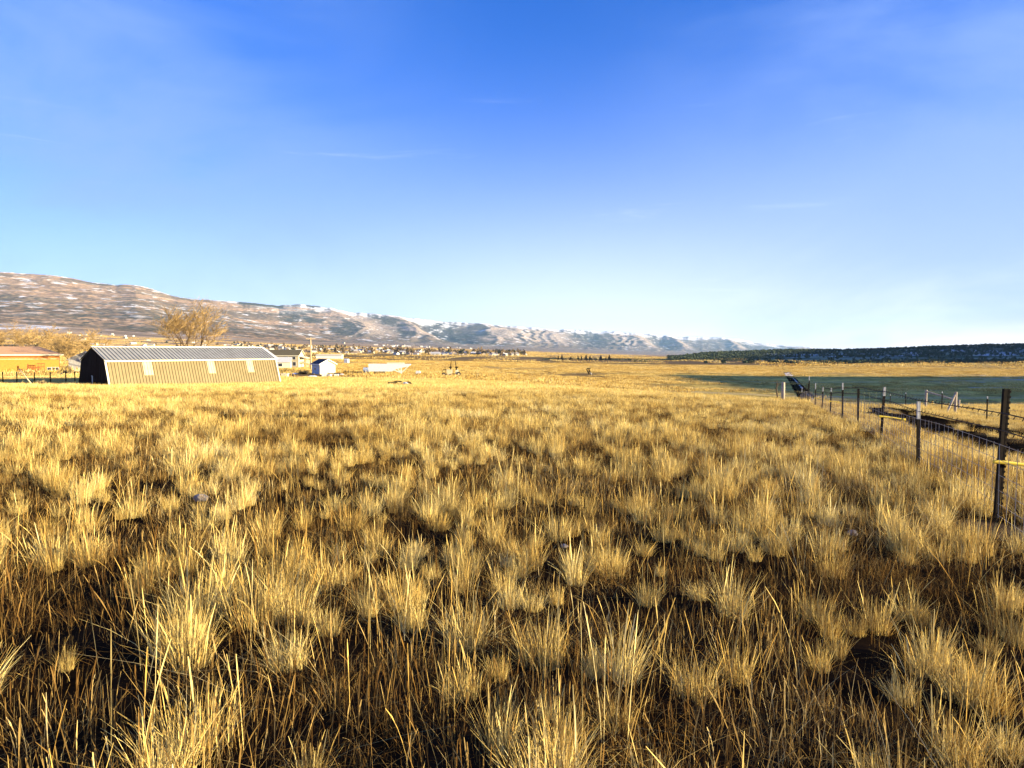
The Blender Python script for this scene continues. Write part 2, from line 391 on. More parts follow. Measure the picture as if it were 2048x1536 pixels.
# ---- the dirt road beside the fence
def road():
    ys = np.exp(np.linspace(math.log(2.0), math.log(520), 420))
    off = np.linspace(-1.9, 1.9, 15)
    V, Cc = [], []
    for yy in ys:
        for o in off:
            cx = X0 + K * yy + 4.45 / COSF
            wob = .3 * (vnoise(yy / 6, 0, 31) - .5) + (.5 * (vnoise(yy / 2.2, o > 0, 33) - .5) if abs(o) > 1.8 else 0)
            x = cx + (o + wob) * COSF; y = yy - (o + wob) * COSF * K
            rut = -.05 * math.exp(-((abs(o) - .85) / .25) ** 2)
            V.append((x, y, 0.05 + rut + .03 * (vnoise(x * 2.2, y * 2.2, 35) - .5)))
    V = np.array(V); V[:, 2] += zf(V[:, 0], V[:, 1]) - np.where(np.tile(np.abs(off) > 1.85, len(ys)), .08, 0)
    k = len(off); idx = np.arange(len(V)).reshape(-1, k)
    Fc = np.stack([idx[:-1, :-1], idx[:-1, 1:], idx[1:, 1:], idx[1:, :-1]], -1).reshape(-1, 4)
    o = np.tile(off, len(ys)); y = V[:, 1]; x = V[:, 0]
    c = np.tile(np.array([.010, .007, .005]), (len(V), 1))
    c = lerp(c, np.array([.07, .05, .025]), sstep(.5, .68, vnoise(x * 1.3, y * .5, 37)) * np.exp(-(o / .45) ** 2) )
    c = lerp(c, np.array([.82, .84, .90]), sstep(.45, .55, vnoise(y / 7, o * .0, 39)) * np.exp(-((o - .8) / .2) ** 2) * sstep(110, 160, y) * .9)
    c = lerp(c, np.array([.85, .87, .92]), sstep(320, 330, y) * (1 - sstep(372, 385, y)) * sstep(.25, .4, vnoise(y / 6, o, 40)))
    mm = bpy.data.materials.new('dirt_road'); mm.use_nodes = True
    n, l = nodes(mm); b = n['Principled BSDF']; b.inputs['Roughness'].default_value = 1; b.inputs['Specular IOR Level'].default_value = 0
    va = n.new('ShaderNodeVertexColor'); va.layer_name = 'albedo'
    g = n.new('ShaderNodeNewGeometry'); nz = n.new('ShaderNodeTexNoise'); nz.inputs['Scale'].default_value = 6; nz.inputs['Detail'].default_value = 6
    l.new(g.outputs['Position'], nz.inputs['Vector'])
    bp = n.new('ShaderNodeBump'); bp.inputs['Distance'].default_value = .06; l.new(nz.outputs[0], bp.inputs['Height']); l.new(bp.outputs[0], b.inputs['Normal'])
    l.new(va.outputs[0], b.inputs['Base Color'])
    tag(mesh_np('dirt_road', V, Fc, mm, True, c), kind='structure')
road()

# ------------------------------------------------------------------ mountains
MU = np.array([-900, -400, 0, 130, 200, 240, 275, 310, 350, 420, 500, 560, 600, 650, 700, 800, 900, 1000, 1100, 1200, 1300, 1380, 1440, 1475, 1500, 1560, 1640, 1720.])
MV = np.array([500, 525, 544, 553, 565, 568, 567, 575, 590, 598, 604, 610, 609, 613, 624, 634, 642, 650, 656, 662, 669, 674, 674, 677, 683, 690, 696, 700.])
MC = np.interp(MU, [-900, 0, 300, 560, 800, 1000, 1300, 1480, 1720], [6000, 7000, 8000, 9500, 11500, 14000, 18500, 22000, 25000])
MF = np.interp(MU, [-900, 0, 300, 560, 800, 1000, 1300, 1480, 1720], [3300, 3500, 3700, 4000, 4700, 5800, 8500, 11500, 15000])
def mountains():
    us = np.arange(-900, 1721, 2.2); T = np.concatenate([np.linspace(-.04, 1, 210), np.linspace(1.02, 1.5, 16)])
    vc = np.interp(us, MU, MV); dc = np.interp(us, MU, MC); df = np.interp(us, MU, MF)
    jag = (fbm(us / 26, us * 0, 61, 5) - .5) * np.interp(us, [0, 600, 900, 1500, 1720], [2, 4, 7, 6, 4])
    zc = EYE + (700 - vc) * dc / F
    UU, TT = np.meshgrid(us, T)
    D = df + (dc - df) * TT
    X = (UU - 1024) / F * D; Y = D
    zfoot = zf((us - 1024) / F * df, df) - 6
    # arc length along the range
    xm, ym = (us - 1024) / F * dc * .8, dc * .8
    arc = np.concatenate([[0], np.cumsum(np.hypot(np.diff(xm), np.diff(ym)))])
    A = np.tile(arc, (len(T), 1))
    tt = np.clip(TT, 0, 1)
    near = 1 - sstep(430, 700, UU)
    profn = tt ** 1.25
    canyon = .26 * tt + .74 * sstep(.68, 1.04, tt) ** 1.3
    spur = .30 * tt + .70 * sstep(.36, 1.0, tt) ** .85
    # spurs and canyons running down from the crest: sharp ridge lines with facets between
    wx = 420 * (fbm(X / 1500, Y / 1500, 62, 3) - .5)
    s = (A + wx - 1500 * (1 - tt)) / 1050.0
    r1 = 1 - np.abs(2 * vnoise(s * .8, tt * .22, 63) - 1)
    r2 = 1 - np.abs(2 * vnoise(s * 2.1 + 7, tt * .5, 67) - 1)
    rid = np.clip((r1 - .12) / .8, 0, 1) ** .9 * .82 + r2 * .18
    s2 = (A - 500 * tt + 700 * fbm(X / 700, Y / 700, 66, 3)) / 300.0
    rid2 = 1 - np.abs(2 * vnoise(s2, tt * 1.5, 69) - 1)
    env = sstep(.12, .55, tt) * (1 - .75 * sstep(.85, 1.0, tt))
    amp = np.interp(UU, [-900, 100, 450, 650, 800, 1720], [.10, .10, .15, .3, .4, .4])
    far_h = canyon + (spur - canyon) * rid
    near_h = profn * (1 - .16 * env * (1 - rid)) - .03 * env * (1 - rid2)
    h = near * near_h + (1 - near) * (far_h - .05 * env * (1 - rid2))
    h = h + (fbm(X / 520, Y / 520, 64, 4) - .5) * .07 * env + (fbm(X / 110, Y / 110, 65, 4) - .5) * .022 * sstep(.05, .3, tt)
    Z = zfoot + (zc - zfoot) * h - jag * dc / F * sstep(.72, 1.0, tt)
    # a rounded knob below the skyline on the near massif
    over = np.maximum(TT - 1, 0); Z = Z - over * 30
    # plateau keeps rising a touch behind the crest then falls
    n, k = X.shape; idx = np.arange(n * k).reshape(n, k)
    Fc = np.stack([idx[:-1, :-1], idx[:-1, 1:], idx[1:, 1:], idx[1:, :-1]], -1).reshape(-1, 4)
    x, y, z = X.ravel(), Y.ravel(), Z.ravel(); t = TT.ravel(); u = UU.ravel()
    # slope and aspect
    gzx = np.gradient(Z, axis=1) / np.maximum(np.gradient(X, axis=1), 1e-3)
    gzt = np.gradient(Z, axis=0) / np.maximum(np.gradient(np.hypot(X, Y), axis=0), 1e-3)
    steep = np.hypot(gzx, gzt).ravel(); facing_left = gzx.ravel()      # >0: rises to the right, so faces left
    tan = np.array([.43, .27, .145]); brown = np.array([.24, .15, .075]); green = np.array([.055, .055, .032]); snow = np.array([.86, .87, .90]); pale = np.array([.55, .43, .34])
    nA = fbm(x / 260 + y / 900, z / 60 + y / 700, 71, 5); nB = fbm(x / 85 + y / 300, z / 22 + y / 260, 72, 5); nC = fbm(x / 1200, y / 1200, 73, 4); nD = vnoise(x / 26, y / 40, 74)
    c = np.tile(tan, (len(x), 1)); c = lerp(c, np.array([.15, .115, .09]), sstep(620, 900, u) * .85)
    c = lerp(c, brown, sstep(.42, .62, nA))
    c = lerp(c, pale, sstep(.58, .70, nB) * .8 * (1 - .7 * sstep(600, 850, u)))
    # juniper speckle on lower slopes
    c = lerp(c, green * 1.2, sstep(.50, .68, nD) * sstep(.02, .12, t) * (1 - .8 * sstep(.35, .85, t + .6 * (nC - .5))) * .85)
    c = lerp(c, green * 1.2, sstep(.52, .62, fbm(x / 330, z / 45, 77, 4)) * sstep(.03, .1, t) * .55)
    fu_ = sstep(560, 800, u)
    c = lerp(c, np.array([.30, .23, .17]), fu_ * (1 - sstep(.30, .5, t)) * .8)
    c = lerp(c, np.array([.46, .36, .28]), fu_ * sstep(.5, .75, rid.ravel()) * sstep(.4, .6, t) * .8)  # spur facets painted pale, standing in for their sunlit sides
    c = lerp(c, np.array([.025, .038, .05]), fu_ * sstep(.36, .56, t + .25 * (nC - .5)) * np.clip(1.35 - 1.7 * rid.ravel() + .5 * (nA - .5), .05, .95))  # canyon shade of the far range painted in dark blue
    # snow left in the hollows and on the high ground
    hollow = (1 - rid.ravel()) * sstep(.3, .7, t)
    hi = sstep(.90, 1.0, t + .35 * (nC - .5)) * sstep(430, 560, u)
    c = lerp(c, snow, np.clip(sstep(.66, .74, nB + .22 * (nA - .5)) * sstep(.18, .5, t) * .7 + hi * sstep(.52, .62, nA + .1) * .9, 0, 1))
    c = lerp(c, snow, sstep(.955, .985, t) * sstep(420, 470, u) * (1 - sstep(700, 760, u)) * sstep(.30, .42, vnoise(u / 30, t * 0, 78)))
    c = lerp(c, snow, sstep(.84, .93, t + .12 * (nC - .5)) * sstep(480, 640, u) * sstep(.36, .46, nA + .25 * rid.ravel() - .1) * .95)
    c = lerp(c, snow, sstep(.985, 1.0, t) * sstep(.40, .5, vnoise(u / 22, 0 * u, 75) + .12 * sstep(430, 560, u)))
    # shade painted timber green on left facing canyon sides; timber along the rim
    left_shade = sstep(.0, .14, facing_left) * sstep(.35, .6, t) * sstep(.40, .55, nA + .08) * sstep(300, 650, u)
    c = lerp(c, green, left_shade * .85)
    c = lerp(c, green, sstep(.93, .965, t) * (1 - sstep(.995, 1.02, t)) * sstep(.52, .60, vnoise(u / 42, t * 0, 76)) * (u < 700))
    m = bpy.data.materials.new('mountain'); m.use_nodes = True
    nn, l = nodes(m); b = nn['Principled BSDF']; b.inputs['Roughness'].default_value = 1; b.inputs['Specular IOR Level'].default_value = 0
    va = nn.new('ShaderNodeVertexColor'); va.layer_name = 'albedo'
    g = nn.new('ShaderNodeNewGeometry'); mp = nn.new('ShaderNodeMapping'); mp.inputs['Scale'].default_value = (.030, .016, .06)
    nz = nn.new('ShaderNodeTexNoise'); nz.inputs['Scale'].default_value = 1; nz.inputs['Detail'].default_value = 7; nz.inputs['Roughness'].default_value = .65
    l.new(g.outputs['Position'], mp.inputs[0]); l.new(mp.outputs[0], nz.inputs['Vector'])
    mr = nn.new('ShaderNodeMapRange'); mr.inputs[1].default_value = .34; mr.inputs[2].default_value = .66; mr.inputs[3].default_value = .35; mr.inputs[4].default_value = 1.5
    l.new(nz.outputs[0], mr.inputs[0])
    mx = nn.new('ShaderNodeMix'); mx.data_type = 'RGBA'; mx.blend_type = 'MULTIPLY'; mx.inputs[0].default_value = 1
    l.new(va.outputs[0], mx.inputs[6]); l.new(mr.outputs[0], mx.inputs[7]); l.new(mx.outputs[2], b.inputs['Base Color'])
    bp = nn.new('ShaderNodeBump'); bp.inputs['Distance'].default_value = 10; bp.inputs['Strength'].default_value = .9
    l.new(nz.outputs[0], bp.inputs['Height']); l.new(bp.outputs[0], b.inputs['Normal'])
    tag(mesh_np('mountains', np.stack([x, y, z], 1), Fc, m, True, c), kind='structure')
mountains()

# ---- the low wooded hill on the right
HU = np.array([1330, 1348, 1389, 1401, 1436, 1514, 1573, 1680, 1765, 1863, 1941, 2048, 2200, 2500.])
HV = np.array([718, 716, 711, 709, 707, 704, 702, 702, 700, 696, 693, 690, 686, 680.])
def hill_z(x, y):
    u = 1024 + F * x / y
    vc = np.interp(u, HU, HV)
    crest = EYE + (700 - vc) * 1500 / F
    g = zf(x, y)
    t = np.clip((y - 900) / 600.0, 0, 1)
    p = .28 * sstep(0, .45, t) + .72 * sstep(.42, .95, t)
    return g - 1.0 + np.maximum(crest - g + 1, 0) * p + 2.5 * (fbm(x / 60, y / 60, 81, 3) - .5) * sstep(.05, .4, t), t
def hill():
    us = np.arange(1325, 2501, 4.0); ys = np.linspace(880, 2300, 120)
    UU, Y = np.meshgrid(us, ys); X = (UU - 1024) / F * Y
    Z, t = hill_z(X, Y)
    n, k = X.shape; idx = np.arange(n * k).reshape(n, k)
    Fc = np.stack([idx[:-1, :-1], idx[:-1, 1:], idx[1:, 1:], idx[1:, :-1]], -1).reshape(-1, 4)
    x, y, z, t = X.ravel(), Y.ravel(), Z.ravel(), t.ravel()
    c = np.tile(np.array([.24, .25, .17]), (len(x), 1))
    c = lerp(c, np.array([.10, .12, .07]), sstep(.4, .6, fbm(x / 90, y / 60, 82, 4)))
    c = lerp(c, np.array([.5, .52, .56]), sstep(.53, .62, fbm(x / 45, y / 25, 83, 4)) * sstep(.35, .5, t) * (1 - sstep(.62, .8, t)) * .9)
    m = bpy.data.materials.new('hill'); m.use_nodes = True
    nn, l = nodes(m); b = nn['Principled BSDF']; b.inputs['Roughness'].default_value = 1; b.inputs['Specular IOR Level'].default_value = 0
    va = nn.new('ShaderNodeVertexColor'); va.layer_name = 'albedo'; l.new(va.outputs[0], b.inputs['Base Color'])
    tag(mesh_np('hill', np.stack([x, y, z], 1), Fc, m, True, c), kind='structure')
hill()

# ------------------------------------------------------------------ grass (stuff)
def blades(nb, rad, hmin, hmax, width, spread, seed, segs=3, droop=.25, heads=0.0, patch=0.0, up=.0):
    """ribbon blades growing from a clump (or scattered over a patch)"""
    r = np.random.default_rng(seed)
    a = r.uniform(0, 2 * PI, nb); q = np.sqrt(r.uniform(0, 1, nb))
    bx, by = q * rad * np.cos(a), q * rad * np.sin(a)
    h = r.uniform(hmin, hmax, nb)
    lean_dir = a + r.normal(0, .7, nb) if patch == 0 else r.uniform(0, 2 * PI, nb)
    lean = np.abs(r.normal(0, 1, nb)) * spread * (0.35 + .8 * q) + .02
    fac = r.uniform(0, PI, nb)
    wx, wy = np.cos(fac), np.sin(fac)
    w = width * r.uniform(.6, 1.25, nb)
    head = r.uniform(0, 1, nb) < heads
    h = np.where(head, h * 1.35, h)
    lean = np.where(head, lean * .6, lean)
    V = []; tone = []
    tb = r.uniform(0, 1, nb)
    dr = r.uniform(.3, 1.3, nb) * droop
    for s in range(segs + 1):
        t = s / segs
        out = lean * h * (t * .75 + dr * t * t * 1.2)
        zz = h * (t - dr * .35 * t ** 3 * np.minimum(lean * 2, 1))
        cx, cy = bx + np.cos(lean_dir) * out, by + np.sin(lean_dir) * out
        wd = w * (1 - .75 * t ** 1.5)
        if s >= segs - 1: wd = np.where(head, w * (1.9 if s == segs - 1 else .7), wd)
        V.append(np.stack([cx - wx * wd / 2, cy - wy * wd / 2, zz - .03 * (s == 0)], 1))
        V.append(np.stack([cx + wx * wd / 2, cy + wy * wd / 2, zz - .03 * (s == 0)], 1))
        tone.append(tb); tone.append(tb)
    ns = 2 * (segs + 1)
    V = np.stack(V, 1).reshape(-1, 3); tone = np.stack(tone, 1).ravel()
    base = np.arange(nb) * ns
    Fc = np.concatenate([np.stack([base + 2*s, base + 2*s + 1, base + 2*s + 3, base + 2*s + 2], 1) for s in range(segs)])
    return V, Fc, tone

def kit(name, specs, m):
    col = bpy.data.collections.new(name)       # kept out of the scene: only the grass refers to it
    for i, parts in enumerate(specs):
        Vs, Fs, Ts = [], [], []; b = 0
        for p in parts:
            V, Fc, T = blades(**p); Vs.append(V); Fs.append(Fc + b); Ts.append(T); b += len(V)
        o = mesh_np('%s_%02d' % (name, i), np.concatenate(Vs), np.concatenate(Fs), m, False, None, False, None, np.concatenate(Ts))
        col.objects.link(o)
    return col

def scatter(name, kits, pts, var, rot, scl):
    """points -> instances of the clumps, all inside one object"""
    me = bpy.data.meshes.new(name); N = len(pts)
    me.vertices.add(N); me.vertices.foreach_set('co', np.asarray(pts, np.float32).ravel())
    for nm, ty, da, key in (('variant', 'INT', var, 'value'), ('turn', 'FLOAT_VECTOR', rot, 'vector'), ('size', 'FLOAT_VECTOR', scl, 'vector')):
        a = me.attributes.new(nm, ty, 'POINT'); a.data.foreach_set(key, np.asarray(da, np.int32 if ty == 'INT' else np.float32).ravel())
    o = bpy.data.objects.new(name, me); C.objects.link(o)
    ng = bpy.data.node_groups.new(name, 'GeometryNodeTree')
    ng.interface.new_socket('Geometry', in_out='INPUT', socket_type='NodeSocketGeometry')
    ng.interface.new_socket('Geometry', in_out='OUTPUT', socket_type='NodeSocketGeometry')
    n, l = ng.nodes, ng.links
    gi, go_ = n.new('NodeGroupInput'), n.new('NodeGroupOutput')
    ip = n.new('GeometryNodeInstanceOnPoints'); ci = n.new('GeometryNodeCollectionInfo')
    ci.inputs['Collection'].default_value = kits; ci.inputs['Separate Children'].default_value = True; ci.inputs['Reset Children'].default_value = True
    def na(nm, ty):
        q = n.new('GeometryNodeInputNamedAttribute'); q.data_type = ty; q.inputs['Name'].default_value = nm; return q.outputs['Attribute']
    ip.inputs['Pick Instance'].default_value = True
    l.new(gi.outputs[0], ip.inputs['Points']); l.new(ci.outputs[0], ip.inputs['Instance'])
    l.new(na('variant', 'INT'), ip.inputs['Instance Index'])
    l.new(na('turn', 'FLOAT_VECTOR'), ip.inputs['Rotation']); l.new(na('size', 'FLOAT_VECTOR'), ip.inputs['Scale'])
    l.new(ip.outputs[0], go_.inputs[0])
    md = o.modifiers.new('scatter', 'NODES'); md.node_group = ng
    return o

def wedge(n, d0, d1, half, r):
    """random points in the view wedge, even per square metre"""
    d = np.sqrt(r.uniform(d0 * d0, d1 * d1, n)); a = r.uniform(-half, half, n)
    return d * np.sin(a), d * np.cos(a)

def grassy(x, y):
    o = foff(x, y); d = np.hypot(x, y)
    w = 1.0 * (vnoise(y / 3, y * 0, 51) - .5); road = (o > 2.75 + w) & (o < 6.2 + w) & (y < 520) & ~((np.abs(o - 4.45) < .35) & (vnoise(y / 2.5, o, 52) > .5) & (y < 70))
    return ~road
rg = np.random.default_rng(11)
tuss = []
for i in range(12):
    f = .75 + .06 * i
    tuss.append([dict(nb=int(190 * f), rad=.095 * f, hmin=.08, hmax=.25, width=.0032, spread=.46 + .06 * (i % 4), seed=100 + i, droop=.3),
                 dict(nb=26, rad=.11 * f, hmin=.14, hmax=.28, width=.0034, spread=.45, seed=130 + i, heads=.4, droop=.3)])
k0 = kit('grass_clump', tuss, M['bunch'])
loose = []
for i in range(6):      # loose upright stems, some with seed heads
    loose.append([dict(nb=32, rad=.22, hmin=.07, hmax=.21, width=.0030, spread=.50, seed=160 + i, heads=.35, droop=.3, segs=4)])
for i in range(4):      # bent and fallen stems, matted thatch
    loose.append([dict(nb=80, rad=.26, hmin=.04, hmax=.13, width=.0030, spread=1.5, seed=180 + i, droop=.7, patch=1), dict(nb=3, rad=.2, hmin=.2, hmax=.34, width=.003, spread=1.6, seed=190 + i, droop=.2, patch=1)])
kl = kit('grass_stem', loose, M['stems'])
k5 = kit('seed_stalk', [[dict(nb=7, rad=.12, hmin=.22, hmax=.36, width=.0028, spread=.45, seed=320 + i, heads=1.0, droop=.4, segs=5)] for i in range(6)], M['grass'])
k1 = kit('grass_patch', [[dict(nb=int(80 * (.75 + .06 * i)), rad=.11 * (.75 + .06 * i), hmin=.07, hmax=.24, width=.0060, spread=.50, seed=200 + i, segs=2, droop=.3)] for i in range(10)], M['bunch'])
k6 = kit('grass_tangle', [[dict(nb=60, rad=.30, hmin=.05, hmax=.20, width=.0055, spread=.6, seed=340 + i, segs=2, droop=.4, patch=1)] for i in range(6)], M['stems'])
k2 = kit('grass_sward', [[dict(nb=380, rad=1.1, hmin=.07, hmax=.25, width=.012, spread=.5, seed=230 + i, segs=2, patch=1)] for i in range(6)], M['bunch'])
k3 = kit('grass_meadow', [[dict(nb=520, rad=5.0, hmin=.12, hmax=.36, width=.07, spread=.3, seed=260 + i, segs=1, patch=1)] for i in range(5)], M['grass'])
k4 = kit('grass_plain', [[dict(nb=520, rad=26.0, hmin=.3, hmax=.8, width=.55, spread=.25, seed=290 + i, segs=1, patch=1)] for i in range(4)], M['grass'])

YARD = YARD0
YP = [(at(u, v, D).x, D, r) for u, v, D, r in YARD]
def open_yard(x, y):
    k = np.ones(len(x), bool)
    for a, b, r in YP: k &= np.hypot(x - a, (y - b) * .8) > r * rg.uniform(.6, 1.1, len(x))
    return k
def lay(name, kits, nvar, x, y, smin, smax, weights=None, keep=None, label=None):
    k = grassy(x, y)
    k &= open_yard(x, y)
    if keep is not None: k &= keep(x, y)
    x, y = x[k], y[k]; N = len(x)
    var = rg.choice(nvar, N, p=None if weights is None else weights / weights.sum())
    rot = np.zeros((N, 3)); rot[:, 2] = rg.uniform(0, 2 * PI, N); rot[:, :2] = rg.normal(0, .06, (N, 2))
    s = rg.uniform(smin, smax, N) * (.75 + .5 * fbm(x / 2.3, y / 2.3, 41, 2))
    scl = np.stack([s, s, s * rg.uniform(.85, 1.2, N)], 1)
    o = scatter(name, kits, np.stack([x, y, zf(x, y)], 1), var, rot, scl)
    return tag(o, label, 'grass', kind='stuff')
def clumpy(th, sc=.9):
    return lambda x, y: fbm(x / sc, y / sc, 43, 2) + rg.normal(0, .06, len(x)) > th
def jitter(d1, half, step, r, jit=.42):
    g = np.arange(-d1, d1, step); X, Y = np.meshgrid(g, g); X = X.ravel() + r.uniform(-jit, jit, X.size) * step; Y = Y.ravel() + r.uniform(-jit, jit, Y.size) * step
    d = np.hypot(X, Y); k = (d < d1) & (np.abs(np.arctan2(X, Y)) < half); return X[k], Y[k]
xs, ys = jitter(15, 3.2, .30, rg, .6); k = (np.hypot(xs, ys) > .3) & ((np.abs(np.arctan2(xs, ys)) < 1.15) | (np.hypot(xs, ys) < 7)); xs, ys = xs[k], ys[k]
lay('dry_grass', k0, 12, xs, ys, .40, 1.06, None, clumpy(.45, .58), 'pale golden bunchgrass clumps covering the near hilltop field')
xs, ys = wedge(18500, .2, 15, 3.14, rg); k = (np.abs(np.arctan2(xs, ys)) < 1.15) | (np.hypot(xs, ys) < 7); xs, ys = xs[k], ys[k]
lay('dry_grass', kl, 10, xs, ys, .5, 1.05, np.array([1.] * 6 + [.9] * 4), None, 'brown loose stems and matted straw between the bunchgrass clumps')
xs, ys = wedge(260, 2.5, 8.5, .80, rg)
lay('dry_grass', k5, 6, xs, ys, .8, 1.2, None, lambda x, y: rg.uniform(0, 1, len(x)) < .45 + .4 * sstep(-1, 2, x), 'thin tall seed stalks standing out of the foreground grass')
xs, ys = jitter(49, .84, .31, rg, .6); k = np.hypot(xs, ys) > 14; xs, ys = xs[k], ys[k]
lay('dry_grass', k1, 10, xs, ys, .45, 1.25, None, clumpy(.455, .85), 'pale golden bunchgrass over the middle of the hilltop field')
xs, ys = wedge(12000, 14, 48, .80, rg)
lay('dry_grass', k6, 6, xs, ys, .6, 1.2, None, None, 'brown loose stems between the clumps farther up the field')
xs, ys = wedge(9000, 44, 125, .78, rg)
lay('dry_grass', k2, 6, xs, ys, .8, 1.3, None, lambda x, y: (rg.uniform(0, 1, len(x)) > in_field(x, y)) & (np.hypot(x, y) > 44), 'short dry grass from the field crest out to the farmyard')
xs, ys = wedge(9000, 115, 640, .72, rg)
lay('dry_grass', k3, 5, xs, ys, .8, 1.3, None, lambda x, y: (rg.uniform(0, 1, len(x)) > in_field(x, y) * .72) & (fbm(x / 60, y / 22, 11, 4) + rg.normal(0, .05, len(x)) < .56), 'pale dry grass over the low plain beyond the farmyard')
xs, ys = wedge(5200, 620, 3000, .70, rg)
lay('dry_grass', k4, 4, xs, ys, .8, 1.3, None, lambda x, y: ((x < 330) | (y < 700)) & (fbm(x / 500, y / 90, 23, 3) + rg.normal(0, .03, len(x)) > .47), 'far golden pasture below the mountains')

# ------------------------------------------------------------------ buildings
M['tan_metal'] = mat('tan_metal_siding', (.19, .148, .068), (.165, .125, .055), 1.2, .45, .25)
M['grey_metal'] = mat('grey_metal_roof', (.38, .37, .33), (.31, .30, .265), 1.0, .5, .1)
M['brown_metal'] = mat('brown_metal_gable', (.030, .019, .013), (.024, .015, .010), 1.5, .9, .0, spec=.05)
M['cream_trim'] = mat('cream_trim', (.78, .72, .52), (.70, .64, .44), 2, .5)
M['skylight'] = mat('translucent_panel', (.56, .49, .27), (.50, .43, .22), 2, .4)
M['orange_siding'] = mat('orange_stained_siding', (.60, .25, .04), (.48, .18, .03), 3, .8, stretch=(1, 1, 4))
M['orange_dark'] = mat('rust_orange_boards', (.52, .20, .05), (.42, .14, .035), 3, .8, stretch=(1, 1, 4))
M['shingle_pink'] = mat('brown_shingles', (.62, .36, .19), (.50, .27, .13), 6, .95)
M['shingle_olive'] = mat('olive_shingles', (.14, .115, .06), (.11, .09, .05), 6, .95)
M['shingle_dark'] = mat('dark_shingles', (.035, .035, .05), (.06, .06, .08), 4, .9)
M['cream_siding'] = mat('cream_siding', (.72, .64, .42), (.66, .58, .38), 3, .7)
M['shaded_cream_siding'] = mat('shaded_cream_siding', (.50, .42, .24), (.46, .38, .22), 3, .7)  # darker cream: the less lit house front's shade put into the colour
M['grey_siding'] = mat('pale_grey_siding', (.55, .55, .52), (.48, .48, .46), 3, .7)
M['redwood'] = mat('red_stained_wood', (.20, .06, .02), (.15, .045, .02), 6, .8)
M['yellow'] = mat('yellow_paint', (.78, .58, .05), (.70, .50, .05), 6, .5)
M['old_yellow'] = mat('faded_yellow_paint', (.72, .62, .38), (.58, .42, .20), 4, .7)
M['concrete'] = mat('pale_concrete', (.55, .52, .45), (.45, .42, .36), 4, .9)
M['pink_stone'] = mat('pale_stone', (.30, .26, .24), (.20, .17, .15), 9, .9)
M['snowy'] = mat('snow_patch', (.85, .87, .90), (.75, .78, .84), 3, .8)
M['blue_tarp'] = mat('pale_blue_panel', (.45, .52, .62), (.38, .45, .55), 4, .6)

def ribbed(mb, p0, p1, up, nrm, pitch, hgt, rib=.28):
    """metal sheet with raised ribs: bottom edge p0->p1, running up by vector up"""
    p0, p1, up, nrm = Vector(p0), Vector(p1), Vector(up), Vector(nrm)
    L = (p1 - p0).length; n = max(1, round(L / pitch)); d = (p1 - p0) / n
    prof = []
    for i in range(n):
        for f, h in ((0, 0), (.5 - rib / 2, 0), (.5 - rib / 4, hgt), (.5 + rib / 4, hgt), (.5 + rib / 2, 0)):
            prof.append(p0 + d * (i + f) + nrm * h)
    prof.append(p1)
    b = len(mb.v); mb.v += [tuple(p) for p in prof] + [tuple(p + up) for p in prof]
    k = len(prof); mb.f += [(b + i, b + i + 1, b + k + i + 1, b + k + i) for i in range(k - 1)]
    return mb

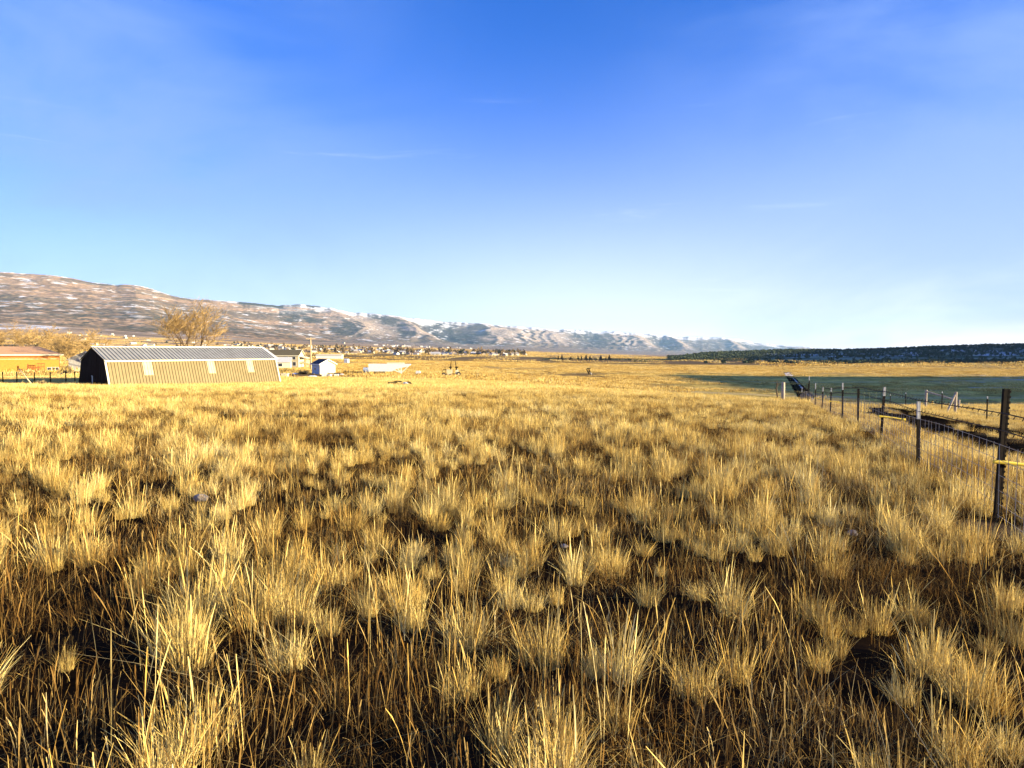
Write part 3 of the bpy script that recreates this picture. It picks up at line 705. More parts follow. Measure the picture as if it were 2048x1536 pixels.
def barn():
    A = Vector((-40.0, 68.0, 0)); B = Vector((-28.4, 83.6, 0))
    L = (B - A).length; ang = math.atan2(B.y - A.y, B.x - A.x)
    zb = min(gz(A.x, A.y), gz(B.x, B.y)) - .25
    t = empty('metal_barn', (A.x, A.y, zb), ang)
    tag(t, 'long metal barn with grey ribbed roof, tan slanted walls and dark brown gable', 'barn')
    # local: x along the length, y across (away from the camera), base half width .. walls lean inwards
    Wd, s, he, hr = 7.9, 1.1, 3.25, 4.55
    mb = MB(); ribbed(mb, (0, 0, 0), (L, 0, 0), (0, s, he), (0, -.95, .32), .32, .06, .26); o = mb.build('front_wall', M['tan_metal'], t)
    mb = MB(); ribbed(mb, (L, Wd, 0), (0, Wd, 0), (0, -s, he), (0, .95, .32), .32, .05); mb.build('rear_wall', M['tan_metal'], t)
    rf = MB(); ribbed(rf, (-.12, s - .2, he - .06), (L + .12, s - .2, he - .06), (0, Wd / 2 - s + .2, hr - he + .06), (0, -.42, .9), .40, .09, .4)
    rf.build('roof', M['grey_metal'], t)
    rf = MB(); ribbed(rf, (L + .12, Wd - s + .2, he - .06), (-.12, Wd - s + .2, he - .06), (0, -(Wd / 2 - s + .2), hr - he + .06), (0, .42, .9), .40, .13, .36)
    rf.build('roof', M['grey_metal'], t)
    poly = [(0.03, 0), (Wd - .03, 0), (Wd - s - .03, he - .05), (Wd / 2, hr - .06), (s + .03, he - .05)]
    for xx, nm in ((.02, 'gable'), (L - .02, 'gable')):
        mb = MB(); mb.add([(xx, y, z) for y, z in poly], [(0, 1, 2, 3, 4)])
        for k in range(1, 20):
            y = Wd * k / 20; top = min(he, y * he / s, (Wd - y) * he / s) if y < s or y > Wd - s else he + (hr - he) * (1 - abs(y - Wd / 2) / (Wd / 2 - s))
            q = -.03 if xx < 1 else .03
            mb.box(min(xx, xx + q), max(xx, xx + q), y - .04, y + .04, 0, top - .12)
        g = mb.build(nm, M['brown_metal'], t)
        if xx < 1: front = g
    mb = MB(); mb.box(-.10, -.04, 4.0, 4.09, 1.0, 1.55); mb.box(-.10, -.05, 4.05, 4.2, 1.55, 1.62); mb.box(-.08, -.05, 4.02, 4.07, .62, 1.0)
    mb.build('door_latch', M['white_paint'], front)
    mb = MB(); mb.bar((-.06, -.03, 0), (-.06, s - .05, he), .16, .10); mb.build('corner_trim', M['cream_trim'], t)
    mb = MB(); mb.bar((L + .06, -.03, 0), (L + .06, s - .05, he), .16, .10); mb.build('corner_trim', M['cream_trim'], t)
    mb = MB(); mb.bar((-.15, s - .24, he - .12), (L + .15, s - .24, he - .12), .10, .16); mb.build('eave_trim', M['cream_trim'], t)
    mb = MB(); mb.bar((-.15, Wd / 2, hr + .06), (L + .15, Wd / 2, hr + .06), .34, .08); mb.build('ridge_cap', M['white_paint'], t)
    mb = MB(); mb.bar((L + .14, s - .25, he - .02), (L + .14, Wd / 2, hr + .05), .5, .07); mb.build('rake_trim', M['grey_siding'], t)
    for f, w in ((.205, .95), (.565, .85), (.815, .85)):
        x = L * f; mb = MB(); h0 = he * .50
        ribbed(mb, (x - w/2, s * h0 / he - .07, h0), (x + w/2, s * h0 / he - .07, h0), (0, s * (1 - h0 / he) * .96, (he - h0) * .96), (0, -.95, .32), .32, .04)
        mb.build('skylight_panel', M['skylight'], t)
barn()

def gable_house(name, loc, rz, L, Wd, he, hr, wallm, gablem, roofm, over=.35, label='', cat='house', windows=(), group=None, trim=None, sink=.3):
    """ridge along local x; front wall at local y=0; windows = (wall, x, z, w, h)"""
    t = empty(name, loc, rz); tag(t, label, cat, group)
    for y0 in (0, Wd - .12):
        mb = MB(); mb.box(0, L, y0, y0 + .12, -sink, he); mb.build('wall', wallm, t)
    for x0, x1 in ((0, .12), (L - .12, L)):
        mb = MB(); mb.add([(x, y, z) for x in (x0 - .004 if x0 == 0 else x0, x1 + (.004 if x0 else 0)) for y, z in ((.004, -sink), (Wd - .004, -sink), (Wd - .004, he), (Wd / 2, hr - .02), (.004, he))],
                          [(0, 1, 2, 3, 4), (9, 8, 7, 6, 5), (0, 5, 6, 1), (1, 6, 7, 2), (2, 7, 8, 3), (3, 8, 9, 4), (4, 9, 5, 0)])
        mb.build('gable_wall', gablem, t)
    sl = (hr - he) / (Wd / 2); th = .14
    mb = MB()
    mb.add([(-over, -over, he - over * sl), (L + over, -over, he - over * sl), (L + over, Wd / 2, hr), (-over, Wd / 2, hr), (-over, Wd + over, he - over * sl), (L + over, Wd + over, he - over * sl),
            (-over, -over, he - over * sl + th), (L + over, -over, he - over * sl + th), (L + over, Wd / 2, hr + th), (-over, Wd / 2, hr + th), (-over, Wd + over, he - over * sl + th), (L + over, Wd + over, he - over * sl + th)],
           [(6, 7, 8, 9), (9, 8, 11, 10), (3, 2, 1, 0), (4, 5, 2, 3), (0, 1, 7, 6), (5, 4, 10, 11), (1, 2, 8, 7), (2, 5, 11, 8), (3, 0, 6, 9), (4, 3, 9, 10)])
    mb.build('roof', roofm, t)
    if trim:
        for x in (-over - .03, L + over + .03):
            mb = MB(); mb.bar((x, -over, he - over * sl + .05), (x, Wd / 2, hr + .05), .05, .2); mb.bar((x, Wd + over, he - over * sl + .05), (x, Wd / 2, hr + .05), .05, .2); mb.build('rake_board', trim, t)
        mb = MB(); mb.bar((-over, -over - .03, he - over * sl + .06), (L + over, -over - .03, he - over * sl + .06), .05, .2); mb.build('fascia', trim, t)
    for wall, x, z, w, h in windows:
        f = MB(); p = MB()
        if wall == 'front':
            f.box(x - w/2 - .08, x + w/2 + .08, -.05, -.005, z - .08, z + h + .08); p.box(x - w/2, x + w/2, -.07, -.052, z, z + h)
        else:
            f.box(L + .008, L + .05, x - w/2 - .08, x + w/2 + .08, z - .08, z + h + .08); p.box(L + .052, L + .07, x - w/2, x + w/2, z, z + h)
        fo = f.build('window', M['white_paint'], t); p.build('pane', M['glass_dark'], fo)
    return t

# orange ranch house at the left edge
def ranch():
    b = at(119, 741, 112); g = gz(b.x, b.y)
    t = empty('ranch_house', (b.x, b.y, b.z), R(180 - 6))
    # local x runs to the left along the front wall, local y runs away from the viewer negatively -> mirror with own frame
    t.rotation_euler = (0, 0, R(33)); L, Wd, he, hr = 17.0, 9.0, 2.75, 3.95
    tag(t, 'orange stained ranch house with low tan hip roof and pale fascia', 'house')
    mb = MB(); mb.box(-L, 0, 0, .15, -.2, 1.86); mb.box(-L, -.15, Wd - .15, Wd, -.2, he); mb.box(-.15, 0, .15, Wd, -.2, he); mb.build('wall', M['orange_siding'], t)
    mb = MB(); mb.box(-L, 0, .02, .17, 1.95, he); mb.build('upper_wall', M['orange_dark'], t)
    mb = MB(); mb.box(-L - .02, .02, -.05, .12, 1.86, 1.95); mb.build('belt_trim', M['old_yellow'], t)
    o = .55; sl = (hr - he) / (Wd / 2)
    mb = MB(); e = he - o * sl
    base = [(-L - o, -o, e), (o, -o, e), (o, Wd + o, e), (-L - o, Wd + o, e)]
    r0, r1 = (-L + .5, Wd / 2, hr), (-Wd / 2 + 1.6, Wd / 2, hr)
    mb.add(base + [r0, r1], [(0, 1, 5, 4), (1, 2, 5), (2, 3, 4, 5), (3, 0, 4), (3, 2, 1, 0)])
    rf = mb.build('roof', M['shingle_pink'], t)
    mb = MB(); mb.bar((-L - o, -o - .04, e - .03), (o + .05, -o - .04, e - .03), .06, .2); mb.bar((o + .04, -o, e - .03), (o + .04, Wd + o, e - .03), .06, .2); mb.build('fascia', M['cream_trim'], t)
    mb = MB(); mb.box(-1.65, -.05, -.06, -.005, .05, .56)
    w = mb.build('window', M['white_paint'], t)
    mb = MB(); mb.box(-1.6, -1.12, -.085, -.062, .09, .52); mb.box(-1.05, -.58, -.085, -.062, .09, .52); mb.box(-.51, -.1, -.085, -.062, .09, .52); mb.build('pane', M['glass_dark'], w)
    # red stained deck with railing
    mb = MB(); mb.box(-4.2, -1.9, -1.5, -.08, -.25, .06); dk = mb.build('deck', M['redwood'], t)
    mb = MB()
    mb.bar((-4.15, -1.45, -.6), (-4.15, -1.45, 1.15), .12)
    for x in np.linspace(-4.0, -2.6, 8): mb.bar((x, -1.45, .06), (x, -1.45, .58), .05)
    mb.bar((-4.15, -1.45, .60), (-2.6, -1.45, .60), .09); mb.bar((-4.15, -1.45, .16), (-2.6, -1.45, .16), .06)
    for x in np.linspace(-2.95, -1.95, 6): mb.bar((x, -1.40, .06), (x, -1.40, 1.22), .05)
    mb.bar((-2.95, -1.40, 1.22), (-1.95, -1.40, 1.22), .08); mb.bar((-2.95, -1.40, .7), (-1.95, -1.40, .7), .05)
    mb.build('railing', M['redwood'], dk)
ranch()

M['old_grey'] = mat('weathered_grey_metal', (.30, .29, .28), (.22, .21, .20), 3, .8)
# small pale outbuilding between the ranch house and the barn
p = at(148, 738, 118)
gable_house('outbuilding', (p.x - .4, p.y, p.z), R(-62), 5.0, 4.6, 1.7, 2.9, M['old_grey'], M['old_grey'], M['old_grey'], .3,
            'small pale outbuilding with grey roof half hidden behind the barn gable', 'shed', [('front', 2.0, .5, .8, .8)])
# two storey house
p = at(597, 733, 245)
def big_house():
    rz = R(4); L = 12.5
    c, s_ = math.cos(rz), math.sin(rz)
    loc = Vector((p.x - L * c, p.y - L * s_, p.z))
    t = gable_house('farmhouse', loc, rz, L, 8.5, 4.0, 5.9, M['shaded_cream_siding'], M['cream_siding'], M['shingle_olive'], .4,
        'two storey cream house with olive roof beyond the far end of the barn', 'house',
        [('front', 8.4, 2.5, 1.0, 1.0), ('front', 11.0, 2.5, 1.0, 1.0), ('front', 11.1, .3, 1.0, 1.3), ('front', 4.6, 2.5, 1.0, 1.0), ('side', 2.6, 2.4, 1.0, 1.1)], trim=M['cream_trim'])
    mb = MB(); y0 = 1.2
    for y in np.linspace(1.2, 7.6, 4): mb.bar((L + 2.4, y, -.5), (L + 2.4, y, 2.9), .14)
    mb.box(L + .15, L + 2.5, 1.1, 7.7, 1.35, 1.5)
    for z in (1.75, 2.1): mb.bar((L + 2.42, 1.1, z), (L + 2.42, 7.7, z), .1)
    for k in range(5): mb.box(L + 2.55 + .3 * k, L + 2.85 + .3 * k, 3, 4.2, 1.15 - .27 * k, 1.25 - .27 * k)
    mb.build('porch_deck', M['cream_siding'], t)
    mb = MB(); mb.add([(L + .15, 1, 3.5), (L + 2.7, 1, 2.9), (L + 2.7, 7.8, 2.9), (L + .15, 7.8, 3.5), (L + .15, 1, 3.62), (L + 2.7, 1, 3.02), (L + 2.7, 7.8, 3.02), (L + .15, 7.8, 3.62)], [(3,2,1,0),(4,5,6,7),(0,1,5,4),(1,2,6,5),(2,3,7,6),(3,0,4,7)])
    mb.build('porch_roof', M['cream_trim'], t)
big_house()
p = at(563, 734, 225)
gable_house('garage', (p.x - 1.5, p.y, p.z), R(12), 4.2, 5.0, 1.7, 3.1, M['cream_siding'], M['cream_siding'], M['grey_siding'], .35,
            'low cream garage with pale roof between the barn and the two storey house', 'garage', [('front', 1.1, .2, 1.2, 1.0)])
# shed with a dark roof
p = at(640, 748, 155)
def small_shed():
    # local x along the ridge, towards the camera right; the gable end at x = L
    rz = R(-47); L, Wd = 3.9, 3.9
    c, s_ = math.cos(rz), math.sin(rz)
    loc = Vector((p.x - L * c, p.y - L * s_, p.z))
    gable_house('storage_shed', loc, rz, L, Wd, 2.25, 3.25, M['blue_tarp'], M['cream_siding'], M['shingle_dark'], .28,
        'small storage shed with dark roof, bluish side wall and cream gable', 'shed', [('front', 1.6, .9, .5, .5)], trim=M['white_paint'])
small_shed()
# pole building far out in the plain
p = at(632, 717, 620); q = empty('pole_building', (p.x, p.y, p.z), R(4)); tag(q, 'very long low white building on the plain behind the shed', 'building')
mb = MB(); mb.box(0, 23, 0, 8, -1, 2.5); mb.build('wall', M['white_paint'], q)
mb = MB(); mb.prism([(-.5, 0), (23.5, 0), (23.5, .1), (-.5, .1)], -.4, 4.1); mb = MB()
mb.add([(-.5, -.5, 2.52), (23.5, -.5, 2.52), (23.5, 4, 3.9), (-.5, 4, 3.9), (-.5, 8.5, 2.52), (23.5, 8.5, 2.52)], [(0, 1, 2, 3), (3, 2, 5, 4), (0, 3, 4), (1, 5, 2)]); mb.build('roof', M['cream_siding'], q)
p = at(688, 725, 420); gable_house('feed_shed', (p.x, p.y, p.z), R(-10), 2.4, 2.4, 1.7, 2.2, M['white_paint'], M['white_paint'], M['white_paint'], .1, 'tiny white box shed alone in the pasture right of the long building', 'shed')

# ------------------------------------------------------------------ trailer, machines and yard clutter
def trailer():
    p = ground(737, 195, 750); t = empty('gooseneck_trailer', (p.x, p.y, p.z), R(4))
    tag(t, 'long white gooseneck trailer with overhanging nose and bare struts', 'trailer')
    mb = MB(); mb.prism([(0, .55), (6.6, .55), (7.9, 1.25), (11.2, 1.95), (11.9, 2.35), (11.9, 2.65), (2.6, 2.72), (0, 2.72)], 0, 2.3); mb.build('body', M['white_paint'], t)
    mb = MB(); mb.box(5.2, 10.0, .25, 2.05, 2.72, 3.05); mb.build('roof_box', M['cream_trim'], t)
    for y in (.15, 2.15):
        mb = MB(); mb.bar((7.2, y, .9), (9.2, y, .1), .13); mb.bar((11.6, y, 2.3), (9.2, y, .1), .13); mb.bar((9.2, y, 1.7), (9.2, y, -.3), .16); mb.bar((7.9, y, 1.6), (9.2, y, .1), .12)
        mb.build('support_strut', M['white_paint'], t)
    for x in (1.9, 3.0, 4.1):
        mb = MB()
        mb.wheel((x, .22, .35), .42, .28); mb.build('wheel', M['rubber'], t)
        mb = MB(); mb.wheel((x, 2.08, .35), .42, .28); mb.build('wheel', M['rubber'], t)
    mb = MB(); mb.bar((0, .1, .5), (-.9, .1, .9), .1); mb.bar((-.9, .1, .9), (-.9, 1.4, .9), .1); mb.bar((-.9, .1, .9), (-.9, .1, 0), .1); mb.bar((-.9, 1.4, .9), (-.9, 1.4, 0), .1); mb.build('rear_ramp_frame', M['white_paint'], t)
trailer()
def stock_tank():
    p = ground(731, 200, 749); t = empty('water_tank', (p.x, p.y + 1.5, p.z), 0); tag(t, 'pale blue plastic tank just left of the white trailer', 'tank')
    mb = MB(); mb.tube([(-.9, 0, 0), (-.86, 0, 0), (.86, 0, 0), (.9, 0, 0)], [.55, .66, .66, .55], 18); mb.v = [(x, y, z + .95) for x, y, z in mb.v]; mb.build('shell', M['blue_tarp'], t)
    for q in (-.52, .52): mb = MB(); mb.box(q - .08, q + .08, -.5, .5, -.2, .5); mb.build('cradle', M['steel_dark'], t)
    mb = MB(); mb.tube([(0, 0, 1.56), (0, 0, 1.72)], .18, 12); mb.build('lid', M['steel_dark'], t)
stock_tank()

def loader():
    """old yellow machine with two dark raised arms"""
    p = ground(884, 185, 755); t = empty('farm_machine', (p.x, p.y, p.z), R(6)); tag(t, 'old faded yellow farm machine with two tall dark arms raised', 'farm machine')
    mb = MB(); mb.box(1.2, 2.9, 0, 1.5, .75, 1.75); mb.box(1.4, 2.6, -.15, 0, .25, .8); mb.build('engine_housing', M['old_yellow'], t)
    mb = MB(); mb.add([(3.6, 0, .5), (4.6, 0, .75), (4.4, 0, 1.8), (3.7, 0, 1.55), (3.6, 1.3, .5), (4.6, 1.3, .75), (4.4, 1.3, 1.8), (3.7, 1.3, 1.55)], [(0,1,2,3),(7,6,5,4),(0,4,5,1),(1,5,6,2),(2,6,7,3),(3,7,4,0)]); mb.build('hopper', M['cream_siding'], t)
    for x, dx in ((2.25, .25), (3.95, -.3)):
        mb = MB(); mb.bar((x, .6, .9), (x + dx * .4, .6, 2.6), .26); mb.bar((x + dx * .4, .6, 2.6), (x + dx, .6, 4.05), .18); mb.bar((x - .4, .6, 2.35), (x + .45, .6, 2.35), .34); mb.bar((x + .3, .9, 1.2), (x + dx * .4, .6, 2.5), .1)
        mb.build('lift_arm', M['steel_dark'], t)
    mb = MB(); mb.tube([(0, 0, .3), (.1, 0, 1.2), (.45, 0, 1.6), (1.2, 0, 1.62)], .05, 6); mb.tube([(0, 1.4, .3), (.1, 1.4, 1.2), (.45, 1.4, 1.6), (1.2, 1.4, 1.62)], .05, 6); mb.bar((.4, -.02, 1.62), (.4, 1.42, 1.62), .08); mb.bar((1.1, 0, .6), (1.1, 0, 1.6), .07); mb.bar((1.1, 1.4, .6), (1.1, 1.4, 1.6), .07)
    mb.box(.3, 1.2, .0, 1.4, 1.66, 1.78); mb.build('roll_cage', M['steel_dark'], t)
    mb = MB(); mb.box(.1, 1.1, .2, 1.2, .3, .62); mb.build('seat_platform', M['old_yellow'], t)
    for x, r in ((.5, .5), (2.2, .34), (4.5, .62)):
        for y in (-.12, 1.55):
            mb = MB(); mb.wheel((x, y, r - .1), r, .3); w = mb.build('wheel', M['rubber'], t)
            mb = MB(); mb.wheel((x, y, r - .1), r * .5, .33); mb.build('rim', M['old_yellow'], w)
    mb = MB(); mb.bar((1.0, .7, .5), (4.6, .7, .55), .2); mb.build('chassis', M['steel_dark'], t)
loader()

def cart():
    p = ground(831, 190, 752); t = empty('utility_cart', (p.x, p.y, p.z), 0); tag(t, 'small white box cart on dark wheels right of the trailer', 'cart')
    mb = MB(); mb.prism([(0, .42), (1.25, .42), (1.4, .8), (1.1, 1.15), (.15, 1.15)], 0, 1.1); mb.build('box_body', M['white_paint'], t)
    mb = MB(); mb.box(-.05, 1.45, -.05, 1.15, .30, .42); mb.build('frame', M['steel_dark'], t)
    for x in (.3, 1.1):
        for y in (-.1, 1.2): mb = MB(); mb.wheel((x, y, .15), .26, .16); mb.build('wheel', M['rubber'], t)
cart()
M['sage'] = mat('sage_twigs', (.16, .13, .08), (.07, .06, .035), 12, .95)
M['sage_pale'] = mat('pale_sage_twigs', (.42, .32, .17), (.22, .16, .08), 12, .95)
def bush(name, label, u, D, w, h, m, seed, n=240, group=None, v=750):
    r = np.random.default_rng(seed); g = ground(u, D, v); V = []; Fc = []
    for k in range(n):
        a = r.uniform(0, 2 * PI); e = r.uniform(.15, 1.25); d = np.array([math.cos(a) * math.cos(e) * w / 2, math.sin(a) * math.cos(e) * w / 2, math.sin(e) * h]) * r.uniform(.55, 1.0)
        side = np.array([-math.sin(a + r.normal()), math.cos(a + r.normal()), r.normal(0, .4)]) * w * .035
        q = d * .55 + r.normal(0, .03, 3) * w; b = len(V)
        V += [d * .06 - side * .3, d * .06 + side * .3, q + side, d, q - side]; Fc.append((b, b + 1, b + 2, b + 3)); Fc.append((b, b + 3, b + 4, b))
    mb = MB(); mb.add(V, [f if len(set(f)) == 4 else f[:3] for f in Fc]); o = mb.build(name, m); o.location = g
    return tag(o, label, 'bush', group)
def implement(u, v, D, w, h, seed, label, name='harrow', dark=True):
    """low rusty implement: frame bars with tines or discs"""
    r = random.Random(seed); p = ground(u, D, v); t = empty(name, (p.x, p.y, p.z), R(r.uniform(-20, 20))); tag(t, label, 'farm implement', 'old implements lying in the farmyard grass')
    mb = MB(); mb.bar((-w/2, 0, h * .6), (w/2, 0, h * .55), .12); mb.bar((-w/2, .8, h * .6), (w/2, .8, h * .62), .12); mb.bar((-w/2, -.1, h * .6), (-w/2, .9, h * .6), .1); mb.bar((w/2, -.1, h * .6), (w/2, .9, h * .6), .1); mb.bar((0, 0, h * .6), (w * .15, -.6, h), .1); mb.build('frame', M['steel_dark'], t)
    for k in range(9):
        x = -w/2 + w * (k + .5) / 9; a = r.uniform(-.1, .1)
        mb = MB(); mb.tube([(x, 0, h * .6), (x + a, -.15, h * .35), (x + a, -.05, -.1)], .05, 5); mb.build('tine', M['steel_dark'], t)
        mb = MB(); mb.tube([(x, .8, h * .6), (x - a, .95, h * .3), (x, .85, -.1)], .05, 5); mb.build('tine', M['steel_dark'], t)
    for q in (-1, 1): mb = MB(); mb.wheel((q * w * .38, -.25, h * .35), h * .42, .16); mb.build('wheel', M['rubber'], t)
implement(705, 748, 172, 4.4, 1.0, 1, 'wide dark implement lying between the shed and the trailer')
implement(855, 753, 182, 2.2, .75, 2, 'low dark implement right of the small white cart')
implement(938, 754, 186, 1.3, .7, 3, 'small dark implement right of the yellow machine')
implement(960, 753, 190, 1.0, .45, 4, 'smallest low dark implement at the right end of the farmyard')
implement(668, 757, 150, 2.6, .6, 5, 'dark implement half buried in snow in front of the storage shed')
bush('dark_bush', 'dark twiggy bush growing right of the storage shed', 693, 168, 3.2, 1.3, M['sage'], 5)
bush('dark_bush', 'dark brown bush against the left wall of the storage shed', 606, 150, 3.4, .9, M['sage'], 6)
bush('sage_bush', 'pale bush on the shaded bank left of the barn gable', 82, 69, 1.5, .75, M['sage_pale'], 7)
bush('sage_bush', 'smaller pale bush nearest the dark barn gable', 103, 69.5, 1.1, .5, M['sage_pale'], 8)
bush('yard_bush', 'dull olive bush between the ranch house and the outbuilding', 139, 112, 1.9, 1.6, M['sage_pale'], 9)

def crate(name, label, u, v, D, w, d, h, m, rz=0, cat='box', group=None):
    p = ground(u, D, v); t = empty(name, (p.x, p.y, p.z), R(rz)); tag(t, label, cat, group)
    mb = MB(); mb.box(-w/2, w/2, -d/2, d/2, -.15, h); mb.build('box_body', m, t)
    mb = MB(); mb.box(-w/2 - .04, w/2 + .04, -d/2 - .04, d/2 + .04, h, h + .08); mb.build('lid', M['white_paint'], t)
    for x in (-w/2 + .1, w/2 - .1):
        mb = MB(); mb.box(x - .05, x + .05, -d/2 - .03, -d/2 - .002, -.1, h - .02); mb.build('batten', M['cream_trim'], t)
crate('storage_box', 'white storage box beside the far end of the barn', 570, 760, 118, 1.1, 1.0, .55, M['white_paint'])
crate('yard_bin', 'white bin on the left of a row in front of the storage shed', 648, 763, 130, .8, .7, .42, M['white_paint'], 10, 'bin', 'white bins in front of the shed')
crate('yard_bin', 'white bin in the middle of a row in front of the storage shed', 659, 763, 131, .7, .7, .42, M['white_paint'], -14, 'bin', 'white bins in front of the shed')
crate('yard_bin', 'white bin at the right end of a row in front of the storage shed', 673, 763, 132, .8, .7, .46, M['white_paint'], 5, 'bin', 'white bins in front of the shed')
def snow_bank(u, v, D, w, d, label):
    p = ground(u, D, v); r = np.random.default_rng(int(u)); n = 22; V = [(0, 0, .22)]
    for rr, h in ((.45, .20), (.8, .10), (1.0, -.1)):
        for k in range(n):
            a = 2 * PI * k / n; q = rr * (1 + .25 * math.sin(3 * a + u) * rr + r.normal(0, .05)); V.append((math.cos(a) * w / 2 * q, math.sin(a) * d / 2 * q, h + r.normal(0, .02)))
    Fc = [(0, 1 + k, 1 + (k + 1) % n) for k in range(n)]
    for j in (0, 1): Fc += [(1 + j*n + k, 1 + (j+1)*n + k, 1 + (j+1)*n + (k+1) % n, 1 + j*n + (k+1) % n) for k in range(n)]
    mb = MB(); mb.add(V, Fc); o = mb.build('snow_bank', M['snowy'], None, True); o.location = p; tag(o, label, 'snow bank')
snow_bank(625, 762, 128, 1.9, 1.5, 'thin snow patch in the grass right of the barn end')
snow_bank(593, 746, 150, 2.2, 1.5, 'rounded snow bank behind the barn end near the shed')
snow_bank(682, 746, 160, 2.0, 1.5, 'snow bank at the right foot of the storage shed')

def scrap_pile():
    g = ground(800, 66, 772); t = empty('scrap_pile', g + Vector((0, 0, .05)), 0); tag(t, 'dark scrap pile with one pale bluish lid in the middle of the field', 'scrap pile')
    r = random.Random(4); mb = MB()
    for k in range(26):
        c = Vector((r.uniform(-.9, .9), r.uniform(-.4, .4), r.uniform(0, .3))); M4 = Matrix.Translation(c) @ Matrix.Rotation(r.uniform(0, 3), 4, 'Z') @ Matrix.Rotation(r.uniform(-.6, .6), 4, 'X')
        mb.box(-r.uniform(.1, .4), r.uniform(.1, .4), -.12, .12, -.05, r.uniform(.03, .12), M4)
    mb.tube([(-.9, 0, .3), (-.3, .1, .48), (.2, 0, .40)], .06, 6); mb.build('scrap_boards', M['steel_dark'], t)
    mb = MB(); mb.tube([(.62, -.35, .16), (.62, -.33, .20), (.64, -.26, .24)], [.30, .30, .05], 14); mb.build('lid', M['blue_tarp'], t)
    mb = MB()
    for k in range(6): mb.tube([(r.uniform(-.2, .5), -.5, 0), (r.uniform(-.2, .5), -.45, .4)], .015, 4)
    mb.build('stubble', M['sage_pale'], t)
scrap_pile()

def pump():
    p = ground(1176, 290, 748); t = empty('valve_stand', p, R(10)); t.scale = (2.1, 2.1, 2.1); tag(t, 'dark leaning pair of pipe elbows standing in the far grass', 'irrigation valve')
    for x in (0, .42):
        mb = MB(); mb.tube([(x + .35, 0, -.3), (x + .1, 0, .35), (x - .25, 0, .95), (x - .2, 0, 1.15), (x + .08, 0, 1.2)], [.13, .13, .13, .12, .10], 10); mb.build('pipe', M['steel_dark'], t)
    mb = MB(); mb.tube([(.5, -.15, .35), (.75, -.15, -.05)], .06, 8); mb.build('outlet', M['white_paint'], t)
    mb = MB(); mb.tube([(.0, 0, .55), (.45, 0, .62)], .05, 8); mb.build('cross_pipe', M['steel_dark'], t)
pump()

# utility pole
M['pole_wood'] = mat('pale_pole_wood', (.52, .40, .24), (.42, .31, .18), 6, .9, stretch=(1, 1, .2))  # one even pale brown wood colour
def upole():
    p = ground(622, 215, 747); t = empty('utility_pole', (p.x, p.y, p.z), R(12)); tag(t, 'wooden utility pole with one crossarm behind the storage shed', 'utility pole')
    mb = MB(); mb.tube([(0, 0, -.5), (0, 0, 5), (0, 0, 10.4)], [.30, .27, .22], 10); mb.build('pole', M['pole_wood'], t, True)
    mb = MB(); mb.bar((-1.4, -.24, 10.0), (1.4, -.24, 10.0), .2, .26); mb.build('crossarm', M['pole_wood'], t)
    for x in (-1.15, -.4, .4, 1.15):
        mb = MB(); mb.tube([(x, -.16, 10.09), (x, -.16, 10.2), (x, -.16, 10.3)], [.05, .07, .03], 8); mb.build('insulator', M['grey_siding'], t)
    mb = MB(); mb.tube([(.3, 0, 6.9), (.3, 0, 7.9)], .2, 12); mb.build('transformer', M['grey_siding'], t)
upole()

# ------------------------------------------------------------------ bare trees
M['bark_gold'] = mat('golden_bark', (.42, .29, .13), (.30, .20, .09), 6, .9)  # golden brown bark, the same all round
M['bark_dark'] = mat('dark_bark', (.13, .085, .045), (.08, .05, .03), 6, .9)
M['twig_gold'] = mat('golden_twigs', (.46, .31, .12), (.30, .19, .07), 5, .9)
def bare_tree(name, loc, H, W, label, seed, stems=1, twig=.03, group=None, barkm='bark_gold', up=.5, dens=1.0, lean=.2, cat='tree', trunk_r=None):
    """tapered trunk, limbs, then many fine twigs"""
    r = random.Random(seed); t = empty(name, loc, r.uniform(0, 6.28)); tag(t, label, cat, group)
    trunk = MB(); crown = MB()
    def grow(mb, p, d, L, rad, depth):
        n = 4 if depth < 3 else 3; pts = [p]; q = Vector(p); d = Vector(d)
        for k in range(n):
            d = (d + Vector((r.gauss(0, .16), r.gauss(0, .16), r.gauss(.10 * up, .10)))).normalized(); q = q + d * (L / n); pts.append(q.copy())
        r1 = max(rad * .55, twig * .32); mb.tube(pts, [rad + (r1 - rad) * i / n for i in range(n + 1)], 6 if depth < 2 else 3, depth < 2)
        if depth >= 4: return
        nb = int((5, 6, 7, 7)[depth] * dens + r.random())
        for k in range(nb):
            f = r.uniform(.35, 1.0) if depth else r.uniform(.45, 1.0); i = min(int(f * n), n - 1); b = pts[i].lerp(pts[i + 1], f * n - i)
            a = r.uniform(0, 6.28); side = Vector((math.cos(a), math.sin(a), 0)); sp = r.uniform(.5, 1.1) * W / H * (1.7, 1.7, 2.0, 2.2)[depth]
            nd = (d * .8 + side * sp + Vector((0, 0, .22 * up))).normalized()
            grow(crown if depth >= 1 else trunk, b, nd, L * r.uniform(.5, .75), max(r1 * r.uniform(.6, .85), twig * .5), depth + 1)
    for k in range(stems):
        a = 6.28 * k / max(stems, 1) + r.uniform(-.5, .5); l = lean if stems > 1 else .06
        d = Vector((math.cos(a) * l, math.sin(a) * l, 1)).normalized()
        grow(trunk, Vector((math.cos(a) * .12 * (stems > 1), math.sin(a) * .12 * (stems > 1), -.3)), d, H * .45, (trunk_r or H * .016) / (stems ** .4), 0)
    trunk.build('trunk', M[barkm], t); crown.build('crown', M['twig_gold'], t)
    return t
p = ground(388, 112, 745)
bare_tree('cottonwood', p, 15.0, 8.6, 'tall bare cottonwood with dark trunk rising behind the barn roof', 21, 3, .038, None, 'bark_dark', .8, .82, .22)
p = ground(447, 108, 745)
